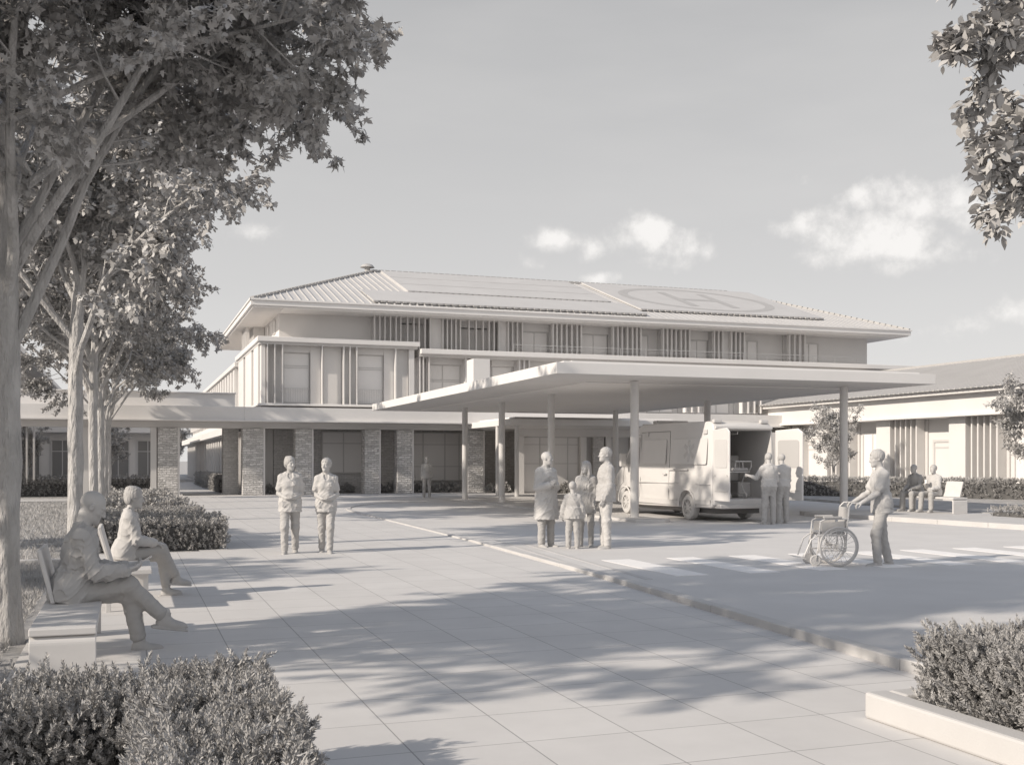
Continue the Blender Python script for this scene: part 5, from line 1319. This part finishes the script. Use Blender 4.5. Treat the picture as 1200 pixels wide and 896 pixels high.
# ------------------------------------------------------------------ benches
def bench(loc, rz, L, label, group, panel_end, back, leg_end):
    """local: faces +x, runs along y from 0 to L, 0.5 m deep, 0.49 m high"""
    e = empty('bench', loc, rz, label, 'bench', group)
    y0, y1 = 0.0, L
    MB().box(-.25, y0 + .002, .40, .25, y1, .452).build('seat', 'bench', e, bevel=.008, local=True)
    # end panel bends down from under the seat
    n = 6; prof = []
    s0, sg = (y0, 1) if panel_end == 'near' else (y1, -1)
    R_ = .06
    outer = [(s0, 0.0)] + [(s0 + sg * (R_ - R_ * math.cos(t)), .398 - R_ + R_ * math.sin(t)) for t in [i * PI / 2 / n for i in range(n + 1)]] + [(s0 + sg * .42, .398)]
    inner = [(s0 + sg * .42, .365), (s0 + sg * .075, .365), (s0 + sg * .045, .33), (s0 + sg * .045, 0.0)]
    MB().prism([(-.247, a, b) for a, b in outer + inner], (.494, 0, 0)).build('end_panel', 'bench', e, bevel=.006, local=True)
    yl = leg_end
    for x in (-.19, .19): MB().box(x - .025, yl - .025, 0, x + .025, yl + .025, .399).build('leg', 'metal', e, bevel=.004, local=True)
    # leaning back panel on two brackets
    b0, b1 = back
    prof = [(-.185, .456), (-.145, .456), (-.265, .90), (-.305, .89)]
    MB().prism([(a, b0, b) for a, b in prof], (0, b1 - b0, 0)).build('backrest', 'bench', e, bevel=.01, local=True)
    for y in (b0 + .12, b1 - .12): MB().bar((-.16, y, .40), (-.30, y, .86), .03, .012, up=(0, 1, 0)).build('bracket', 'metal', e, local=True)
    return e
BGR = 'benches with leaning back panels'
BN = bench((-.43, 8.15, 0), 0, 2.9, 'long pale bench under the seated bald man', BGR, 'near', (1.38, 2.1), 2.75); BN.scale = (.88, 1, 1)
bench((-.01, 12.25, 0), 0, 2.0, 'bench the seated woman sits on, behind the bald man', BGR, 'far', (.30, 1.0), .12)
bench((22.0, 26.75, .12), PI, 2.30, 'far bench on the right pavement with two sitters', BGR, 'far', (1.45, 2.1), .2)

# ------------------------------------------------------------------ ambulance
VX, VY, VZ = 14.25, 24.75, .008
AM = empty('ambulance', (VX + .97, VY + 3, VZ), 0, 'white high roofed ambulance parked under the canopy with both rear doors open', 'ambulance')
VW, VL = 1.95, 6.2
def inset(y, z): return max(0, z - 1.15) * .075 + max(0, y - 5.2) ** 2 * .16 + max(0, .6 - z) * .06
def W_(x, y, z): return (VX + x, VY + y, VZ + z)
prof = [(0, .40), (0, 1.2), (.02, 1.9), (.05, 2.40), (.12, 2.56), (.30, 2.63), (2.2, 2.665), (4.15, 2.66), (4.42, 2.60), (4.62, 2.47), (5.34, 1.50), (5.62, 1.37), (6.0, 1.20), (6.14, 1.02), (6.18, .75), (6.20, .42), (6.12, .30), (4.0, .30), (2.0, .33), (.10, .36)]
def apply_mods(o):
    dg = bpy.context.evaluated_depsgraph_get(); me = bpy.data.meshes.new_from_object(o.evaluated_get(dg)); o.modifiers.clear(); o.data = me; return o
vs = []; fs = []; n = len(prof); xs_ = (0, .5, 1)
for t in xs_:
    for y, z in prof:
        i = inset(y, z); x = i + (VW - 2 * i) * t; bulge = .03 * (1 - (2 * t - 1) ** 2); vs.append((x, y + (bulge * 3 if y > 4.4 and z < 2.5 else 0), z + (bulge if z > 2.5 else 0)))
fs += [tuple(range(n - 1, -1, -1)), tuple(range(2 * n, 3 * n))]
for k in range(2):
    for i in range(n): j = (i + 1) % n; fs.append((k * n + i, k * n + j, (k + 1) * n + j, (k + 1) * n + i))
mb = MB(); mb.add(vs, fs)
vb = link('body', mb.mesh('van_body'), 'van', AM, (-.97, -3, 0))
cut = []
def cutter(m):
    o = link('cutter', m.mesh('cutter')); cut.append(o); o.location = (VX, VY, VZ); return o
md = vb.modifiers.new('b', 'BEVEL'); md.width = .045; md.segments = 3; md.limit_method = 'ANGLE'; md.angle_limit = RAD(35)
vb_cut = [MB().box(.14, -.2, .60, VW - .14, 3.35, 2.40)]
for y in (1.34, 5.20):
    for x0, x1 in ((-.2, .30), (VW - .30, VW + .2)): vb_cut.append(MB().cyl((x0, y, .36), (x1, y, .36), .445, n=40))
for m in vb_cut:
    o = cutter(m); md = vb.modifiers.new('c', 'BOOLEAN'); md.object = o; md.operation = 'DIFFERENCE'; md.solver = 'EXACT'
bpy.context.view_layer.update(); apply_mods(vb)
vb.data.polygons.foreach_set('use_smooth', [True] * len(vb.data.polygons)); vb.data.set_sharp_from_angle(angle=RAD(32))
for o in cut: bpy.data.objects.remove(o)
def vpart(m, name, mat, par=None, **k):
    m.v = [W_(*v) for v in m.v]; return m.build(name, mat, par or AM, **k)
def side(poly, th=.012, off=.0):
    """panel lying on the left (camera) flank: list of (y, z)"""
    m = MB(); A = [(inset(y, z) - off, y, z) for y, z in poly]; B = [(x - th, y, z) for x, y, z in A]
    k = len(poly); m.add(A + B, [tuple(range(k - 1, -1, -1)), tuple(range(k, 2 * k))] + [(i, (i + 1) % k, k + (i + 1) % k, k + i) for i in range(k)]); return m
def rrect(y0, y1, z0, z1, r=.06, n=4):
    P_ = []
    for cy, cz, a0 in ((y1 - r, z1 - r, 0), (y0 + r, z1 - r, 90), (y0 + r, z0 + r, 180), (y1 - r, z0 + r, 270)):
        for i in range(n + 1): a = RAD(a0 + 90 * i / n); P_.append((cy + r * math.cos(a), cz + r * math.sin(a)))
    return P_
def seamline(pts, r=.007): 
    m = MB(); m.tube([(inset(y, z) - .001, y, z) for y, z in pts], r, 6); return m
vpart(side([(4.30, 1.52), (5.26, 1.50), (5.12, 1.66), (4.66, 2.22), (4.30, 2.28)], .010), 'side_window', 'glass')
dr = vpart(seamline([(4.22, .42), (4.22, 2.36), (4.62, 2.36)]), 'door_seam', 'van_dark'); vpart(seamline([(5.30, 1.48), (5.30, .95), (5.62, .80)]), 'seam', 'van_dark', dr)
vpart(seamline([(2.42, .42), (2.42, 2.42)]), 'panel_seam', 'van_dark'); vpart(seamline([(2.42, 2.42), (4.22, 2.42)]), 'panel_seam', 'van_dark')
vpart(seamline([(.10, .98), (.85, .98)], .012), 'body_crease', 'van'); vpart(seamline([(1.84, .98), (4.75, .98)], .012), 'body_crease', 'van')
for a, b in ((.32, 2.25), (2.60, 4.05)): vpart(side(rrect(a, b, 1.50, 2.20), .010), 'raised_panel', 'van', bevel=.004)
vpart(side(rrect(1.30, 2.40, 1.335, 1.385, .02), .022), 'slide_rail', 'van_trim', bevel=.004)
vpart(side(rrect(2.52, 2.72, 1.20, 1.25, .02), .03), 'door_handle', 'van_trim', bevel=.006); vpart(side(rrect(4.34, 4.54, 1.22, 1.27, .02), .03), 'door_handle', 'van_trim', bevel=.006)
vpart(side([(.06, .44), (.88, .44), (.90, .55), (.06, .58)], .018), 'sill', 'van_trim'); vpart(side([(1.80, .38), (4.74, .38), (4.74, .52), (1.80, .52)], .018), 'sill', 'van_trim')
# six armed medical star with a rod on the flank
m = MB()
for a in (0, 60, 120):
    c, s_ = math.cos(RAD(a)), math.sin(RAD(a)); h, w_ = .30, .055
    q = side([(1.28 + (u * c - v * s_) , 1.86 + (u * s_ + v * c)) for u, v in ((-w_, -h), (w_, -h), (w_, h), (-w_, h))], .016 + a * .00002); m.add(q.v, q.f)
st = vpart(m, 'medical_star', 'van_trim')
m = MB(); m.tube([(inset(1.28, 1.86 + z) - .020, 1.28, 1.86 + z) for z in (-.22, 0, .22)], .010, 6)
m.tube([(inset(1.28, 1.86 + z) - .022, 1.28 + .045 * math.sin(z * 26), 1.86 + z) for z in np.linspace(-.16, .17, 16)], .009, 6); vpart(m, 'rod_and_snake', 'van', st)
# arches, lamps, glass
for y in (1.34, 5.20):
    m = MB(); m.tube([(inset(y, .36 + .46 * math.sin(t)) - .004, y + .46 * math.cos(t), .36 + .46 * math.sin(t)) for t in np.linspace(0, PI, 26)], .022, 8); vpart(m, 'wheel_arch', 'van', smooth=True)
m = MB(); A = [(.16, 4.66, 2.44), (VW - .16, 4.66, 2.44), (VW - .10, 5.34, 1.53), (.10, 5.34, 1.53)]
m.prism(A, (0, .10, .05)); vpart(m, 'windscreen', 'glass', bevel=.01)
for x in (.06, VW - .30): vpart(MB().box(x, 6.02, .84, x + .24, 6.17, 1.08), 'headlight', 'glass', bevel=.03)
vpart(MB().box(.02, 6.0, .34, VW - .02, 6.26, .66), 'front_bumper', 'van_trim', bevel=.05)
for x, y in ((.13, .10), (VW - .41, .10), (.17, 4.25), (VW - .45, 4.25)): vpart(MB().box(x, y, 2.58, x + .24, y + .12, 2.68), 'marker_lamp', 'van_trim', bevel=.025)
vpart(MB().box(.45, 3.95, 2.655, VW - .45, 4.22, 2.78), 'light_bar', 'van_trim', bevel=.03)
vpart(side(rrect(.35, .55, 2.30, 2.42, .02), .03), 'flank_lamp', 'van_trim', bevel=.006); vpart(side(rrect(3.75, 3.95, 2.30, 2.42, .02), .03), 'flank_lamp', 'van_trim', bevel=.006)
for x in (.015, VW - .115): vpart(MB().box(x, -.025, .72, x + .10, .005, 1.25), 'rear_lamp', 'van_trim', bevel=.015)
vpart(MB().box(.10, -.30, .36, VW - .10, .02, .47), 'rear_step', 'van_trim', bevel=.02); vpart(MB().box(.02, -.10, .44, VW - .02, .015, .60), 'rear_bumper', 'van', bevel=.03)
vpart(MB().box(.12, -.018, 2.43, VW - .12, .06, 2.50), 'rear_header', 'van', bevel=.01)
mr_ = vpart(MB().box(-.30, 4.86, 1.42, -.10, 4.98, 1.82), 'wing_mirror', 'van_trim', bevel=.03); vpart(MB().bar((-.12, 4.93, 1.50), (.06, 4.95, 1.42), .05, .04), 'mirror_arm', 'van_trim', mr_)
mr_ = vpart(MB().box(VW + .10, 4.86, 1.42, VW + .30, 4.98, 1.82), 'wing_mirror', 'van_trim', bevel=.03); vpart(MB().bar((VW + .12, 4.93, 1.50), (VW - .06, 4.95, 1.42), .05, .04), 'mirror_arm', 'van_trim', mr_)
# rear doors folded straight back
SH = 0.0
def dpart(m, *a, **k):      # the right door stands a little further open
    m.v = [(x - SH * min(0, y + .03), y, z) for x, y, z in m.v]; return vpart(m, *a, **k)
for x, sg in ((.02, 1), (VW - .06, -1)):
    SH = 0.0 if sg == 1 else 0.36
    d = dpart(MB().prism([(x, -.84, .56), (x, -.03, .56), (x, -.03, 2.40), (x, -.70, 2.44), (x, -.84, 2.34)], (.045, 0, 0)), 'rear_door', 'van', bevel=.02)
    fx = x - .012 if sg == 1 else x - .012
    m = MB(); m.prism([(fx, a - .87, b) for a, b in rrect(.12, .74, 1.42, 2.14, .07)], (.012, 0, 0)); dpart(m, 'door_window', 'van_trim' if sg == 1 else 'glass', d)
    dpart(MB().box(fx, -.78, .80, x + .0, -.14, .84), 'grab_bar', 'van_trim', d, bevel=.005)
    for zz in (1.22,): dpart(MB().cyl((fx, -.74, zz), (x, -.74, zz), .03, n=14), 'lock', 'van_trim', d); dpart(MB().cyl((fx, -.14, zz), (x, -.14, zz), .025, n=14), 'hinge', 'van_trim', d)
    dpart(MB().cyl((x + .045, -.03, .75), (x + .045, -.03, .95), .022, n=10), 'hinge', 'van_trim', d); dpart(MB().cyl((x + .045, -.03, 1.85), (x + .045, -.03, 2.05), .022, n=10), 'hinge', 'van_trim', d)
# interior
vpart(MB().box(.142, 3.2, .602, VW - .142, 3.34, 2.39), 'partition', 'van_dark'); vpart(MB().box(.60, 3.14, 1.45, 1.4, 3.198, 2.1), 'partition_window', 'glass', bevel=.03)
vpart(MB().box(.142, .25, 1.75, .50, 3.19, 2.35), 'locker', 'van_trim', bevel=.02); vpart(MB().box(.142, .3, .602, .42, 3.0, 1.05), 'locker', 'van_trim', bevel=.02)
vpart(MB().box(VW - .55, 1.0, .602, VW - .142, 2.6, 1.02), 'attendant_seat', 'van_trim', bevel=.04); vpart(MB().box(VW - .42, 1.6, 1.021, VW - .15, 2.1, 1.75), 'seat_back', 'van_trim', bevel=.05)
vpart(MB().tube([(.95, .3, 2.36), (.95, .3, 2.31), (.95, 2.8, 2.31), (.95, 2.8, 2.36)], .016, 8), 'ceiling_rail', 'metal')
def wheel(cx, cy, r, wd, sg):
    m = MB(); prof_ = [(.60, -.5), (.80, -.5), (.95, -.42), (1.0, -.2), (1.0, .2), (.95, .42), (.80, .5), (.60, .5)]; k = 36; vs = []; fs = []
    for i in range(k):
        a = 2 * PI * i / k
        for rr, xx in prof_: vs.append((cx + xx * wd, cy + r * rr * math.cos(a), .345 + r * rr * math.sin(a)))
    q = len(prof_)
    for i in range(k):
        for j in range(q - 1): fs.append((i * q + j, ((i + 1) % k) * q + j, ((i + 1) % k) * q + j + 1, i * q + j + 1))
    m.add(vs, fs); w0 = empty('wheel'); w0.parent = AM
    vpart(m, 'tyre', 'tyre', w0, smooth=True)
    m = MB(); xo = cx + sg * wd * .40
    m.cyl((cx - sg * .05, cy, .345), (xo - sg * .03, cy, .345), r * .615, n=32); m.cyl((xo - sg * .03, cy, .345), (xo + sg * .005, cy, .345), r * .24, r * .20, n=20)
    for i in range(8):
        a = 2 * PI * i / 8; c, s_ = math.cos(a), math.sin(a); m.bar((xo - sg * .016, cy + r * .2 * c, .345 + r * .2 * s_), (xo - sg * .016, cy + r * .60 * c, .345 + r * .60 * s_), r * .13, .03, up=(1, 0, 0))
    m.ring((xo - sg * .01, cy, .345), (1, 0, 0), r * .60, .014, 32, 6); vpart(m, 'rim', 'tyre', w0)
for y in (1.34, 5.20): wheel(.135, y, .345, .22, -1); wheel(VW - .135, y, .345, .22, 1)
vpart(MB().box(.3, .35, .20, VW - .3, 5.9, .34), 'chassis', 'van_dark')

# stretcher standing in the load bay
SX, SY, SZ = VX + .92, VY + .10, VZ + .60
SE = empty('stretcher', (SX, SY, SZ), 0, 'wheeled stretcher with raised head end inside the open ambulance', 'stretcher')
def sp(m, name, mat, par=None, **k): return m.build(name, mat, par or SE, local=True, **k)
fr = MB()
for x in (-.27, .27): fr.tube([(x, 0, .70), (x, 1.90, .70)], .016, 8)
for y in (0, .6, 1.25, 1.9): fr.tube([(-.27, y, .70), (.27, y, .70)], .014, 8)
sp(fr, 'frame', 'metal', smooth=True)
lg = MB()
for x in (-.24, .24): lg.tube([(x, .15, .69), (x, .35, .38), (x, .15, .09)], .014, 8); lg.tube([(x, 1.75, .69), (x, 1.55, .38), (x, 1.75, .09)], .014, 8); lg.tube([(x, .10, .12), (x, 1.8, .12)], .013, 8)
sp(lg, 'folding_legs', 'metal', smooth=True)
for x in (-.24, .24):
    for y in (.15, 1.75): sp(MB().cyl((x - .018, y, .075), (x + .018, y, .075), .075, n=18), 'caster', 'tyre', smooth=True)
sp(MB().box(-.26, .02, .72, .26, 1.18, .81), 'mattress', 'cloth', bevel=.03); sp(MB().prism([(-.26, 1.2, .72), (-.26, 1.85, 1.10), (-.26, 1.81, 1.18), (-.26, 1.16, .81)], (.52, 0, 0)), 'backrest', 'cloth', bevel=.03)
sp(MB().box(-.2, 1.55, 1.10, .2, 1.80, 1.19), 'pillow', 'cloth_pale', bevel=.04)
for x in (-.30, .30):
    r_ = MB(); r_.tube([(x, .35, .72), (x, .38, .98), (x, 1.08, .98), (x, 1.12, .72)], .012, 8)
    for y in (.55, .73, .92): r_.tube([(x, y, .72), (x, y, .98)], .008, 6)
    sp(r_, 'side_rail', 'metal', smooth=True)
sp(MB().tube([(-.24, 0, .70), (-.24, -.14, .84), (-.24, -.14, .98), (.24, -.14, .98), (.24, -.14, .84), (.24, 0, .70)], .015, 8), 'push_bar', 'metal', smooth=True)

# ------------------------------------------------------------------ wheelchair in front of the attendant
h0, h1 = ATT_HANDS; hm = Vector(((h0[0] + h1[0]) / 2, (h0[1] + h1[1]) / 2, (h0[2] + h1[2]) / 2)); HX = (Vector(h0) - Vector(h1)).length / 2
rzc = ATT.rotation_euler.z; fw = Vector((-math.sin(rzc), math.cos(rzc), 0)); HZ = hm.z
wc = hm + fw * .36
WC = empty('wheelchair', (wc.x, wc.y, .008), rzc, 'empty folding wheelchair with spoked wheels pushed over the crossing', 'wheelchair')
def wp(m, name, mat='metal', par=None, **k): return m.build(name, mat, par or WC, local=True, **k)
hx = min(.25, max(.17, HX))
m = MB()
for x in (-.22, .22):
    hxx = hx * (1 if x > 0 else -1)
    m.tube([(hxx, -.40, HZ), (hxx * 1.02, -.29, HZ + .005), (x * .98, -.24, HZ - .05), (x, -.20, .50), (x, -.18, .22)], .0125, 8)
    m.tube([(x, -.20, .72), (x, .12, .72), (x, .20, .68), (x, .22, .48), (x, .24, .20)], .012, 8)
    m.tube([(x, -.20, .47), (x, .24, .47), (x * .95, .34, .40), (x * .8, .44, .14)], .012, 8); m.tube([(x, -.18, .24), (x, .24, .24)], .011, 8); m.tube([(x, -.2, .28), (x * 1.02, 0, .30)], .011, 8)
m.tube([(-.21, -.1, .26), (.21, .15, .45)], .010, 8); m.tube([(.21, -.1, .26), (-.21, .15, .45)], .010, 8); m.tube([(-.22, -.19, .55), (.22, -.19, .55)], .008, 6)
wp(m, 'frame', smooth=True)
for x in (-1, 1):
    wp(MB().tube([(hx * x, -.425, HZ), (hx * x, -.33, HZ + .002)], .018, 10), 'hand_grip', 'leather', smooth=True)
    wp(MB().box(.22 * x - .03, -.12, .725, .22 * x + .03, .16, .76), 'armrest', 'leather', bevel=.012)
    wp(MB().prism([(.218 * x, -.16, .49), (.218 * x, .18, .49), (.218 * x, .18, .66), (.218 * x, -.16, .69)], (.006 * x, 0, 0)), 'side_guard', 'cloth')
    w0 = empty('drive_wheel', (.285 * x, -.06, .305)); w0.parent = WC
    m = MB().ring((0, 0, 0), (1, 0, 0), .288, .016, 44, 8); m.build('tyre', 'tyre', w0, True, local=True)
    m = MB().ring((.035 * x, 0, 0), (1, 0, 0), .245, .008, 40, 6)
    for i in range(6): a = i * PI / 3; m.tube([(.035 * x, .245 * math.cos(a), .245 * math.sin(a)), (.0, .275 * math.cos(a), .275 * math.sin(a))], .005, 5)
    m.build('hand_rim', 'metal', w0, True, local=True)
    m = MB(); m.cyl((-.03, 0, 0), (.03, 0, 0), .028, n=16)
    for i in range(18): a = i * 2 * PI / 18; m.tube([(.02 * (-1) ** i, .02 * math.cos(a + .5), .02 * math.sin(a + .5)), (0, .278 * math.cos(a), .278 * math.sin(a))], .0038, 4)
    m.ring((0, 0, 0), (1, 0, 0), .274, .010, 40, 6); m.build('spokes', 'metal', w0, True, local=True)
    m = MB().ring((.20 * x, .27, .088), (1, 0, 0), .070, .018, 24, 8); m.cyl((.20 * x - .012, .27, .088), (.20 * x + .012, .27, .088), .062, n=18); m.tube([(.222 * x, .27, .088), (.222 * x, .25, .24)], .010, 6); wp(m, 'caster', 'tyre', smooth=True)
    wp(MB().prism([(.17 * x, .40, .10), (.17 * x, .56, .13), (.03 * x, .56, .13), (.03 * x, .40, .10)], (0, -.003, .012)), 'footplate', bevel=.004)
m = MB().prism([(-.21, -.18, .485), (-.21, .23, .495), (-.21, .23, .53), (-.21, -.18, .52)], (.42, 0, 0)); wp(m, 'seat', 'cloth', bevel=.012)
m = MB().prism([(-.21, -.185, .52), (-.21, -.215, HZ - .06), (-.21, -.235, HZ - .06), (-.21, -.205, .52)], (.42, 0, 0)); wp(m, 'backrest', 'cloth', bevel=.008)
